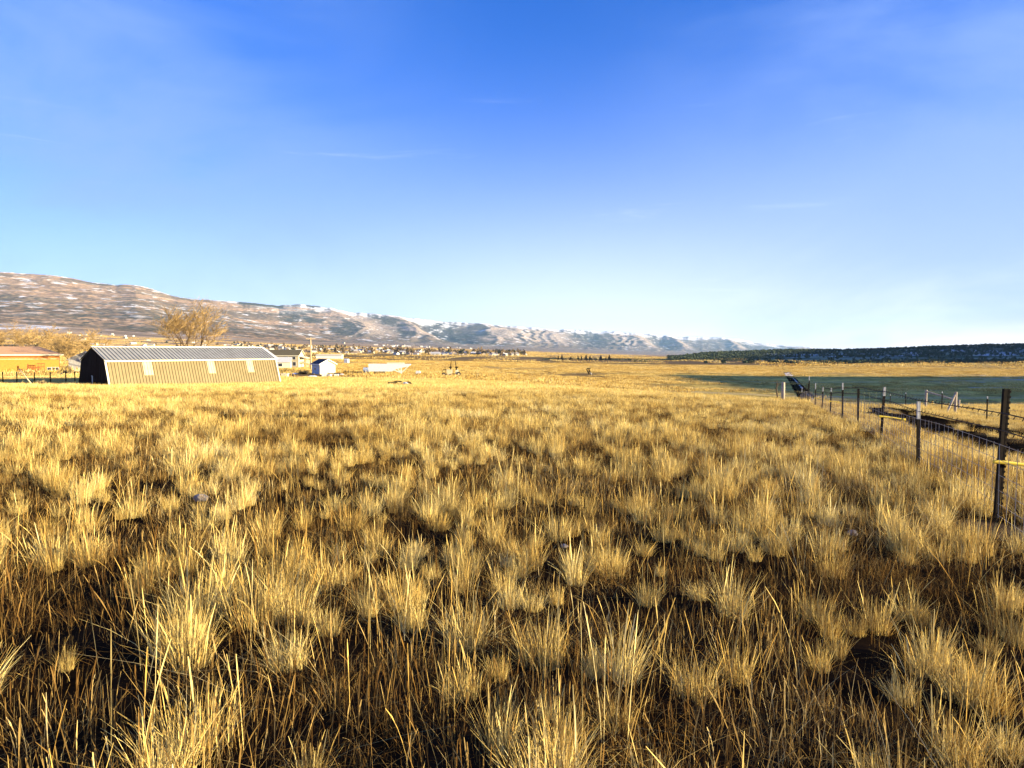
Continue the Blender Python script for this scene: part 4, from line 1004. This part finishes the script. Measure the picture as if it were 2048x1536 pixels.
bare_tree('cottonwood', p, 7.3, 7.5, 'low spreading bare tree right of the tall cottonwood behind the barn', 22, 5, .03, None, 'bark_gold', .2, .72, .8)
for i, (u, D, H, W, st_n, lb) in enumerate([
    (8, 150, 8.2, 7, 2, 'bare golden tree above the left end of the ranch house roof'),
    (36, 158, 9.0, 6, 2, 'bare tree with pale upright trunk second from the left behind the ranch house'),
    (62, 146, 8.0, 7, 3, 'bare wide tree with leaning pale limb over the middle of the ranch roof'),
    (92, 152, 9.4, 5, 2, 'tallest bare tree behind the right half of the ranch house roof'),
    (108, 138, 7.4, 6, 2, 'bare tree with slanting pale limb at the right end of the ranch roof'),
    (128, 168, 7.0, 7, 3, 'bushy bare tree farther back between the ranch house and the barn'),
    (147, 125, 6.0, 4, 2, 'small bare tree with pale crooked trunk over the outbuilding'),
    (168, 130, 8.6, 6, 3, 'bare forked tree directly behind the barn gable peak'),
    (-30, 150, 9.0, 7, 3, 'bare tree at the far left edge behind the ranch house'),
    (186, 150, 7.4, 3, 1, 'thin bare sapling rising just right of the barn gable peak')]):
    bare_tree('bare_tree', ground(u, D, 738), H * 1.3, W * 1.15, lb, 40 + i, st_n, .05, 'bare trees behind the ranch house', 'bark_gold', .45, .68, .5)

# ------------------------------------------------------------------ left yard: fence, leaning pole, pale strip
def yard_fence():
    D = 74; us = [-40, 6, 34, 69, 101, 132, 150]
    pts = [ground(u, D + (u - 60) * .02, 765) for u in us]
    t = empty('yard_fence', pts[0], 0); tag(t, 'dark wire fence on steel posts along the shaded yard left of the barn', 'fence')
    o = pts[0]
    for q in pts:
        mb = MB(); mb.bar(q - o - Vector((0, 0, .3)), q - o + Vector((0, 0, 1.35)), .08); mb.build('fence_post', M['steel_dark'], t)
    for h in (.35, .75, 1.2):
        mb = MB(); mb.tube([q - o + Vector((0, 0, h)) for q in pts], .012, 4); mb.build('wire_strand', M['wire'], t)
yard_fence()
def lean_pole():
    b = ground(67, 66, 770); a = at(39, 738, 66.5); t = empty('guy_pole', b, 0); tag(t, 'pale yellow pole leaning to the left in front of the ranch house', 'pole')
    d = a - b; mb = MB(); mb.tube([-d * .05, d * .5, d], [.055, .05, .045], 8); mb.build('shaft', M['old_yellow'], t, True)
    mb = MB(); mb.tube([d, d * 1.03], [.06, .03], 8); mb.build('cap', M['steel_dark'], t)
lean_pole()
def pale_curb():
    V = []
    a = ground(-60, 100, 746); b = ground(44, 104, 742); t = empty('concrete_curb', a, 0); tag(t, 'pale concrete curb along the drive at the lower left of the ranch house', 'curb')
    mb = MB(); mb.bar((0, 0, .05), b - a + Vector((0, 0, .05)), .5, .34); mb.build('curb_top', M['concrete'], t)
    mb = MB(); mb.tube([(b - a) + Vector((.2 + .25 * math.cos(x), 0, .2 + .25 * math.sin(x))) for x in np.linspace(0, 6.28, 14)], .05, 6); mb.build('hose_coil', M['steel_dark'], t)
pale_curb()

# ------------------------------------------------------------------ fence along the road
M['white_tip'] = mat('white_post_tip', (.46, .46, .45), (.25, .25, .24), 9, .5)
def tpost(mb, tip, b, top, w, lean):
    """steel T post with studs along its edge"""
    h = (top - b).length; ax = (top - b).normalized()
    rt = Vector((COSF, -K * COSF, 0)); fw = Vector((K * COSF, COSF, 0))
    z1 = b + ax * h
    for p, q, mm in ((b - ax * .3, b + ax * (h * (1 - tip)), mb),):
        mm.bar(p, q, w * .55, w * .9); mm.bar(p + rt * w * .42, q + rt * w * .42, w * .3, w * .3)
    n = int(h * (1 - tip) / .055)
    for k in range(n):
        c = b + ax * (h * (1 - tip) * (k + .5) / n) + rt * w * .62
        mb.bar(c - ax * .012, c + ax * .012, w * .22, w * .25)
    return z1
posts = []   # (photo u top, v top, u base, v base, pale tip share)
PD = [(2010, 778, 1997, 1050, 0), (1846, 803, 1837, 936, .26), (1768, 774, 1762, 890, .16), (1722, 787, 1715, 870, 0), (1689, 766, 1685, 850, .18), (1664, 776, 1661, 836, .14), (1647, 774, 1644, 830, .2),
      (1634, 766, 1630, 822, .25), (1623, 752, 1616, 816, .16), (1612, 765, 1607, 812, 0), (1606, 768, 1602, 808, 0), (1601, 772, 1598, 806, 0), (1596, 775, 1593, 804, .3), (1590, 777, 1588, 803, 0), (1584, 778, 1582, 802, 0)]
M['rust_wire'] = mat('rusty_wire', (.06, .035, .02), (.03, .02, .012), 20, .9)
def road_fence():
    pts = []
    for i, (ut, vt, ub, vb, tp) in enumerate(PD):
        um = (ut + ub) / 2 - 1024
        D = X0 * F / (um - K * F) if i < 9 else [0] * 9 + [48, 51.5, 55, 58.5, 62, 66]
        D = D if i < 9 else D[i]
        x = X0 + K * D; g = Vector((x, D, gz(x, D)))
        a = at(ub, vb, D); h = at(ut, vt, D).z - g.z
        if i >= 9: h = 1.35
        pts.append((g, max(1.1, min(h, 2.1)), tp))
    o = pts[0][0]; t = empty('wire_fence', o, 0); tag(t, 'woven wire fence on dark steel posts running downhill beside the dirt road', 'fence')
    for i, (g, h, tp) in enumerate(pts):
        b = g - o; r = random.Random(i); top = b + Vector((r.uniform(-.03, .05) * h, 0, h)); w = .062 if i == 0 else .046
        mb = MB(); tpost(mb, tp, b, top, w, 0); po = mb.build('fence_post', M['steel_dark'], t)
        if tp:
            mb = MB(); ax = top - b; rtv = Vector((COSF, -K * COSF, 0)); c0 = b + ax * (1 - tp)
            mb.bar(c0, top, w * .6, w * .92); mb.bar(c0 + rtv * w * .42, top + rtv * w * .42, w * .34, w * .32)
            mb.build('post_tip', M['white_tip'], po)
    # the line of the fence on the ground, denser than the posts
    ys = np.concatenate([[1.5, 4.0], np.linspace(5.5, 66, 260)]); xs = X0 + K * ys; zs = zf(xs, ys)
    line = [Vector((x, y, z)) - o for x, y, z in zip(xs, ys, zs)]
    for h, rad in ((1.13, .0062), (.95, .0062)):
        mb = MB(); sub = line[::4] + [line[-1]]
        mb.tube([q + Vector((0, 0, h + .02 * math.sin(i * .9))) for i, q in enumerate(sub)], rad, 4)
        for i in range(0, len(line) - 1, 1):
            q = line[i] + Vector((0, 0, h))
            if q.y < 25: mb.tube([q + Vector((-.012, 0, -.018)), q + Vector((.012, 0, .02))], .005, 3); mb.tube([q + Vector((.0, -.015, .018)), q + Vector((0, .015, -.018))], .0035, 3)
        mb.build('barbed_wire', M['rust_wire'], t)
    mb = MB()
    for h in (.08, .2, .34, .5, .66, .82): mb.tube([q + Vector((0, 0, h)) for q in line[::5] + [line[-1]]], .0036, 3)
    yy = 2.0; r = random.Random(3)
    while yy < 62:
        x = X0 + K * yy; b = Vector((x, yy, gz(x, yy))) - o; j = r.uniform(-.03, .03)
        mb.tube([b + Vector((0, 0, .05)), b + Vector((j, j, .45)), b + Vector((j * .5, 0, .83))], .0036, 3); yy += .24
    mb.build('woven_wire', M['wire'], t)
    # yellow insulator arms
    for i, hh in ((0, .62), (2, .56), (5, .6), (7, .55)):
        g, h, tp = pts[i]; b = g - o + Vector((0, 0, hh)); mb = MB()
        mb.tube([b + Vector((-.07, -.03, .02)), b + Vector((.06, -.04, .01)), b + Vector((.24, -.05, -.01)), b + Vector((.46, -.06, -.05))], [.020, .020, .016, .016], 8); mb.tube([b + Vector((.44, -.06, -.05)), b + Vector((.5, -.06, -.055))], .028, 8); mb.build('insulator_arm', M['yellow'], t)
road_fence()

def wood_post(u, v, D, h, label, rad=.09, lean=0):
    p = ground(u, D, v); t = empty('corner_post', p, 0); tag(t, label, 'fence post')
    mb = MB(); mb.tube([(0, 0, -.4), (0, 0, h * .5), (lean, 0, h - .03), (lean, 0, h)], [rad * 1.05, rad, rad * .95, rad * .8], 10); mb.build('post_shaft', M['wood_grey'], t, True)
    mb = MB(); mb.tube([(lean * .75, 0, h * .72), (lean * .77, 0, h * .75)], rad * 1.08, 10); mb.build('wire_wrap', M['wire'], t)
wood_post(1566, 790, 49, 1.45, 'thick weathered wooden corner post at the far left end of the road fence', .13)

def far_fence():
    off = 8.6; spec = [(27.0, 1.25, 'p'), (37, 1.3, 'p'), (43.5, 1.35, 'b'), (47, 1.3, 'p'), (52, 1.4, 'b2'), (60, 1.3, 'p'), (68, 1.3, 'p'), (19, 1.25, 'p')]
    spec.sort(); pts = []
    for y, h, k in spec:
        x = X0 + K * y + off / COSF; pts.append((Vector((x, y, gz(x, y))), h, k))
    o = pts[0][0]; t = empty('wire_fence', o, 0); tag(t, 'second wire fence with wooden braces on the grassy bank beyond the road', 'fence')
    for g, h, k in pts:
        b = g - o
        if k == 'p':
            mb = MB(); tpost(mb, 0, b, b + Vector((0, 0, h)), .06, 0); po = mb.build('fence_post', M['steel_dark'], t)
            mb = MB(); mb.bar(b + Vector((0, 0, h)), b + Vector((0, 0, h + .12)), .05); mb.build('post_tip', M['white_tip'], po)
        else:
            mb = MB(); mb.tube([b + Vector((0, 0, -.3)), b + Vector((.02, 0, h + .1))], .085, 10); mb.build('wooden_post', M['wood_grey'], t)
            d = Vector((-.75, -.3, 0)) if k == 'b' else Vector((1.5, -1.6, 0))
            mb = MB(); mb.tube([b + Vector((0, 0, h)), b + d + Vector((0, 0, .05 if k == 'b' else h * .55))], .06, 8); mb.build('brace', M['wood_grey'], t)
            if k == 'b2':
                e = b + d; mb = MB(); mb.tube([e + Vector((0, 0, -.4)), e + Vector((0, 0, h * .62))], .07, 8); mb.build('wooden_post', M['wood_grey'], t)
    for h in (.4, .8, 1.15):
        mb = MB(); mb.tube([g - o + Vector((0, 0, h)) for g, _, _ in pts], .005, 4); mb.build('barbed_wire', M['wire'], t)
far_fence()
def field_gate():
    y = 62; x = at(1745, 800, y).x; z = gz(x, y); t = empty('field_gate', (x, y, z), R(-30)); tag(t, 'green tubular field gate standing beyond the road fence', 'gate')
    m = mat('green_gate_paint', (.10, .16, .08), (.07, .11, .06), 5, .6)
    mb = MB()
    for xx in (-.7, .7): mb.tube([(xx, 0, .2), (xx, 0, 1.4)], .03, 8)
    for zz in (.2, .5, .8, 1.1, 1.4): mb.tube([(-.7, 0, zz), (.7, 0, zz)], .025, 8)
    mb.build('gate_frame', m, t)
    mb = MB()
    for xx in (-.25, .25): mb.tube([(xx, -.03, .2), (xx, -.03, 1.4)], .025, 6)
    mb.build('upright', m, t)
    mb = MB(); mb.tube([(.85, 0, -.3), (.85, 0, 1.6)], .07, 8); mb.build('gate_post', M['wood_dark'], t)
field_gate()
def dead_stem():
    p = ground(1555, 62, 792); t = empty('dead_sapling', p, 0); tag(t, 'dark leafless crooked sapling left of the wooden corner post', 'dead sapling')
    mb = MB(); mb.tube([(0, 0, -.3), (.02, 0, .5), (-.08, 0, 1.0), (-.12, 0, 1.4), (-.04, 0, 1.75), (-.08, 0, 2.15)], [.07, .06, .055, .045, .035, .012], 6); mb.build('trunk', M['bark_dark'], t)
    mb = MB()
    for a, b, c in ((.3, .35, .35), (1.2, -.3, 1.5), (1.5, .22, 1.95), (.8, .2, 1.3), (1.7, -.22, 2.0)): mb.tube([(-.06, 0, a), (b * .5, .05, a + (c - a) * .3), (b, .08, c + .1)], [.03, .022, .008], 5)
    mb.build('crown', M['bark_dark'], t)
dead_stem()

# stones showing between the clumps
def stone(u, v, D, s, label, seed):
    import bmesh
    bm = bmesh.new(); bmesh.ops.create_icosphere(bm, subdivisions=3, radius=s); r = np.random.default_rng(seed)
    for q in bm.verts:
        n = float(vnoise(np.array([q.co.x / s * 1.4 + seed]), np.array([q.co.y / s * 1.4 + q.co.z / s]), seed)[0]); q.co *= .7 + .5 * n; q.co.z *= .6
    me = bpy.data.meshes.new('stone'); bm.to_mesh(me); bm.free(); me.materials.append(M['pink_stone'])
    for f in me.polygons: f.use_smooth = True
    o = bpy.data.objects.new('stone', me); C.objects.link(o); p = at(u, v, D); o.location = (p.x, p.y, gz(p.x, p.y) + s * .15); tag(o, label, 'stone', 'stones lying in the field')
stone(402, 1003, 7.5, .09, 'pinkish stone between grass clumps on the left of the field', 1)
stone(1128, 1078, 5.9, .035, 'pale grey stone in the dark gap right of the middle of the field', 2)
stone(1705, 1050, 6.4, .055, 'small pale stone in the grass left of the nearest fence post', 3)
stone(1352, 843, 15.5, .12, 'low grey stone far up the right side of the field', 4)

# ------------------------------------------------------------------ conifers, far trees, town
M['conifer'] = mat('dark_conifer', (.020, .028, .016), (.035, .045, .025), 3, .95)
M['juniper'] = mat('juniper_green', (.045, .065, .030), (.08, .10, .05), 2, .95)
M['town_tree'] = mat('bare_town_trees', (.22, .15, .07), (.12, .085, .045), .3, .95)
M['town_green'] = mat('town_evergreens', (.045, .05, .025), (.07, .07, .035), .3, .95)
def conifer_mesh(seed, H=7.0, W=3.2):
    r = random.Random(seed); mb = MB(); tr = MB(); tr.tube([(0, 0, -.5), (0, 0, H * .5), (0, 0, H * .96)], [.16, .10, .02], 7)
    for k in range(170):
        f = (k + r.random()) / 170; z = H * (.08 + .92 * f); rad = W / 2 * (1 - f) ** .8 * r.uniform(.6, 1.1) + .05; a = r.uniform(0, 6.28)
        d = Vector((math.cos(a), math.sin(a), -.25)); s_ = Vector((-math.sin(a), math.cos(a), 0)); w = rad * .38 + .08; c = Vector((0, 0, z))
        mb.add([c + d * rad * .1, c + d * rad * .6 + s_ * w, c + d * rad, c + d * rad * .6 - s_ * w], [(0, 1, 2, 3)])
        mb.add([c + d * rad * .1 + Vector((0, 0, .3)), c + d * rad * .65 + Vector((0, 0, w)), c + d * rad, c + d * rad * .6 - Vector((0, 0, w))], [(0, 1, 2, 3)])
    return mb, tr
def conifer(u, D, H, W, label, seed, v=718):
    t = empty('conifer', ground(u, D, v), 0); tag(t, label, 'conifer', 'conifers in a row across the middle distance')
    c, tr = conifer_mesh(seed, H, W); tr.build('trunk', M['bark_dark'], t); c.build('crown', M['conifer'], t)
for i, (u, top, w, lb) in enumerate([
    (1116.5, 711, 5.5, 'dark conifer first from the left in the distant row'),
    (1123.8, 708.3, 6.5, 'dark conifer second from the left, tall and standing close to the first'),
    (1141.5, 713.5, 7, 'low rounded dark conifer standing alone in the gap of the distant row'),
    (1156, 710, 4, 'narrow dark conifer left of the tight group of three in the distant row'),
    (1163, 711, 5, 'shorter dark conifer on the left of the middle group in the distant row'),
    (1172, 708.6, 8, 'broadest dark conifer in the middle of the distant row'),
    (1180, 709.6, 6, 'dark conifer right beside the broadest one in the distant row'),
    (1201.7, 709.3, 8, 'broad dark conifer third from the right end of the distant row'),
    (1212, 712.3, 3.5, 'thin short dark conifer second from the right end of the distant row'),
    (1218.5, 709.3, 8, 'dark conifer at the right end of the distant row')]):
    D = 900; H = max(at(u, top, D).z - ground(u, D, 718).z, 4); conifer(u, D, H, w * D / F * 1.05, lb, 300 + i)

def tuft_mesh(name, m, seed, n=60, tall=1.0):
    r = np.random.default_rng(seed); V = []; Fc = []
    for k in range(n):
        c = r.normal(0, 1, 3); c /= np.linalg.norm(c); c = c * r.uniform(.35, 1) * np.array([.5, .5, .48 * tall]) + np.array([0, 0, .56 * tall])
        a = r.normal(0, 1, 3); a /= np.linalg.norm(a); b2 = np.cross(a, r.normal(0, 1, 3)); b2 /= np.linalg.norm(b2); s_ = r.uniform(.10, .20); b = len(V)
        V += [c - a * s_, c + b2 * s_, c + a * s_, c - b2 * s_]; Fc.append((b, b + 1, b + 2, b + 3))
    b = len(V)
    for a in range(4): V.append(np.array([.04 * math.cos(a * 1.57), .04 * math.sin(a * 1.57), -.1]));
    for a in range(4): V.append(np.array([.03 * math.cos(a * 1.57), .03 * math.sin(a * 1.57), .6 * tall]))
    Fc += [(b + k, b + (k + 1) % 4, b + 4 + (k + 1) % 4, b + 4 + k) for k in range(4)]
    me = bpy.data.meshes.new(name); me.from_pydata([tuple(map(float, q)) for q in V], [], Fc); me.materials.append(m); return me
tt = [tuft_mesh('town_tree', M['town_tree'], 400 + i, 55, 1.0 + .15 * i) for i in range(4)] + [tuft_mesh('town_tree', M['town_green'], 420 + i, 70, 1.2) for i in range(2)]
rt = random.Random(5)
def town_spot():
    while True:
        u = rt.uniform(470, 1050); f = rt.random()
        D = rt.uniform(1150, 2500) if u < 760 else rt.uniform(1250, 2000)
        return u, D
for i in range(250):
    u, D = town_spot(); k = rt.choice([0, 1, 2, 3, 0, 1, 2, 3, 4, 5]); g = ground(u, D, 700); o = bpy.data.objects.new('town_tree', tt[k]); C.objects.link(o)
    o.location = g; h = rt.uniform(5, 11); o.scale = (h * rt.uniform(.7, 1.1), h * rt.uniform(.7, 1.1), h); o.rotation_euler = (0, 0, rt.uniform(0, 6.28))
    tag(o, 'small bare or dark tree among the houses of the distant town', 'tree', 'trees of the distant town')
hm = [mat('town_wall_white', (.80, .78, .72)), mat('town_wall_cream', (.70, .62, .48)), mat('town_wall_tan', (.45, .36, .26))]
hr_ = [mat('town_roof_grey', (.30, .28, .26)), mat('town_roof_brown', (.20, .14, .10)), mat('town_roof_pale', (.62, .60, .56))]
def house_mesh(i):
    mb = MB(); L, Wd, he, hr = 12 + 3 * (i % 3), 8, 2.8 + .8 * (i % 2), 5.0 + .8 * (i % 2)
    mb.prism([(0, -2), (Wd, -2), (Wd, he), (Wd / 2, hr), (0, he)], 0, L)
    n0 = len(mb.f); mb.add([(-.4, -.4, he - .2), (Wd / 2, -.4, hr + .15), (Wd + .4, -.4, he - .2), (-.4, L + .4, he - .2), (Wd / 2, L + .4, hr + .15), (Wd + .4, L + .4, he - .2)], [(0, 1, 4, 3), (1, 2, 5, 4)])
    n1 = len(mb.f); mb.box(Wd + .01, Wd + .06, L * .2, L * .32, .8, 2); mb.box(Wd + .01, Wd + .06, L * .6, L * .75, .8, 2)
    me = bpy.data.meshes.new('town_house'); me.from_pydata(mb.v, [], mb.f); me.materials.append(hm[i % 3]); me.materials.append(hr_[(i // 2) % 3]); me.materials.append(M['glass_dark'])
    for k, p in enumerate(me.polygons): p.material_index = 0 if k < n0 else 1 if k < n1 else 2
    return me
hms = [house_mesh(i) for i in range(6)]
for i in range(190):
    u, D = town_spot(); g = ground(u, D, 700); o = bpy.data.objects.new('town_house', rt.choice(hms)); C.objects.link(o); o.location = g; o.rotation_euler = (0, 0, rt.uniform(0, 6.28)); k = rt.uniform(.7, 1.15); o.scale = (k, k, k)
    tag(o, 'small pale house of the distant town below the mountains', 'house', 'houses of the distant town')
for i in range(40):
    u = rt.gauss(830, 45); D = rt.uniform(3300, 4600); g = ground(u, D, 690); o = bpy.data.objects.new('slope_house', rt.choice(hms)); C.objects.link(o); o.location = g; o.rotation_euler = (0, 0, rt.uniform(0, 6.28)); o.scale = (1.3, 1.3, 1.3)
    tag(o, 'tiny pale house in the village high on the slope above the town', 'house', 'houses of the upper village')
for i in range(26):
    u = rt.uniform(20, 470); D = rt.uniform(1300, 2900); g = ground(u, D, 690); o = bpy.data.objects.new('bench_house', rt.choice(hms)); C.objects.link(o); o.location = g; o.rotation_euler = (0, 0, rt.uniform(0, 6.28))
    tag(o, 'scattered pale house on the bench below the left mountain', 'house', 'houses scattered on the left bench')
for i in range(60):
    u = rt.uniform(0, 480); D = rt.choice([rt.uniform(900, 1000), rt.uniform(1900, 2100), rt.uniform(1300, 2900)]); g = ground(u, D, 690); o = bpy.data.objects.new('bench_tree', tt[rt.choice([0, 1, 4, 5])]); C.objects.link(o); o.location = g; h = rt.uniform(4, 8); o.scale = (h, h, h); o.rotation_euler = (0, 0, rt.uniform(0, 6.28))
    tag(o, 'small dark tree on the fields of the left bench', 'tree', 'trees scattered on the left bench')
# separate dark trees at the edge of the brown scrub
jm = [tuft_mesh('field_juniper', M['juniper'], 440 + i, 90, .9) for i in range(3)]
for i, (u, v, D, h) in enumerate([(1291, 725, 700, 3.2), (1411, 725, 690, 3.4), (1447, 725, 690, 4.5), (1490, 726, 690, 4.2), (1502, 725, 700, 6.0), (1541, 726, 690, 5.2), (1547, 727, 690, 5.0), (1553, 727, 680, 4.5), (1573, 725, 690, 5), (1585, 726, 690, 4.6), (1270, 726, 720, 2.6), (1281, 726, 720, 2.6)]):
    o = bpy.data.objects.new('juniper', jm[i % 3]); C.objects.link(o); o.location = ground(u, D, v); o.scale = (h * 1.3, h * 1.3, h); o.rotation_euler = (0, 0, i)
    tag(o, 'dark round juniper standing alone at the far edge of the scrub', 'juniper', 'lone junipers at the edge of the scrub')

# the far treeline and the timber on the hill: one mass each
def treeline(name, label, pts, hts, m, seed, n=26):
    r = np.random.default_rng(seed); N = len(pts); P = np.repeat(np.asarray(pts), n, 0); Hh = np.repeat(np.asarray(hts), n)[:, None]; Q = N * n
    c = r.normal(0, 1, (Q, 3)); c /= np.linalg.norm(c, axis=1)[:, None]; c = c * r.uniform(.3, 1, (Q, 1)) * np.array([.5, .5, .46]) + np.array([0, 0, .5])
    a = r.normal(0, 1, (Q, 3)); a /= np.linalg.norm(a, axis=1)[:, None]; b = np.cross(a, r.normal(0, 1, (Q, 3))); b /= np.linalg.norm(b, axis=1)[:, None]; s_ = r.uniform(.14, .26, (Q, 1))
    V = np.stack([P + Hh * (c - a * s_), P + Hh * (c + b * s_), P + Hh * (c + a * s_), P + Hh * (c - b * s_)], 1).reshape(-1, 3)
    return tag(mesh_np(name, V, np.arange(Q * 4).reshape(-1, 4), m), label, 'trees', kind='stuff')
rr = np.random.default_rng(9)
P, Hs = [], []
for i in range(1500):
    u = rr.uniform(1560, 2520); u = u if u > 1640 or rr.random() < .4 else rr.uniform(1640, 2500); D = rr.uniform(690, 790); g = ground(u, D, 726); P.append(tuple(g)); Hs.append(rr.uniform(2.2, 5.2) * (0.75 + .25 * min(1, (u - 1560) / 300)))
for i in range(420):
    u = rr.uniform(1085, 1480); D = rr.uniform(900, 960); g = ground(u, D, 718); P.append(tuple(g)); Hs.append(rr.uniform(1.2, 2.6))
treeline('treeline', 'dark line of trees across the plain below the wooded hill', P, Hs, M['juniper'], 10)
P, Hs = [], []
for i in range(9000):
    u = rr.uniform(1335, 2500); y = rr.uniform(905, 1640); x = (u - 1024) / F * y; z, t_ = hill_z(np.array([x]), np.array([y])); t_ = float(t_[0])
    dens = .10 + .95 * float(sstep(.52, .66, t_)) + .5 * float(sstep(.30, .36, t_)) * float(fbm(np.array([x / 60]), np.array([y / 40]), 91, 3)[0] > .55) + .8 * (1 - float(sstep(1420, 1600, u))) * float(sstep(.05, .2, t_))
    if rr.random() < dens: P.append((x, y, float(z[0]))); Hs.append(rr.uniform(3.0, 6.2))
treeline('hill_forest', 'dark juniper woods covering the low hill on the right', P, Hs, M['juniper'], 12, 16)

# ------------------------------------------------------------------ haze
hz = bpy.data.materials.new('haze'); hz.use_nodes = True
n, l = nodes(hz); n.clear()
pv = n.new('ShaderNodeVolumePrincipled'); pv.inputs['Color'].default_value = (.42, .68, 1.0, 1); pv.inputs['Density'].default_value = 2.6e-5; pv.inputs['Anisotropy'].default_value = 0.0
o_ = n.new('ShaderNodeOutputMaterial'); l.new(pv.outputs[0], o_.inputs['Volume'])
mb = MB(); mb.box(-16000, 14500, -4000, 27500, -140, 1250); tag(mb.build('haze', hz), kind='stuff')
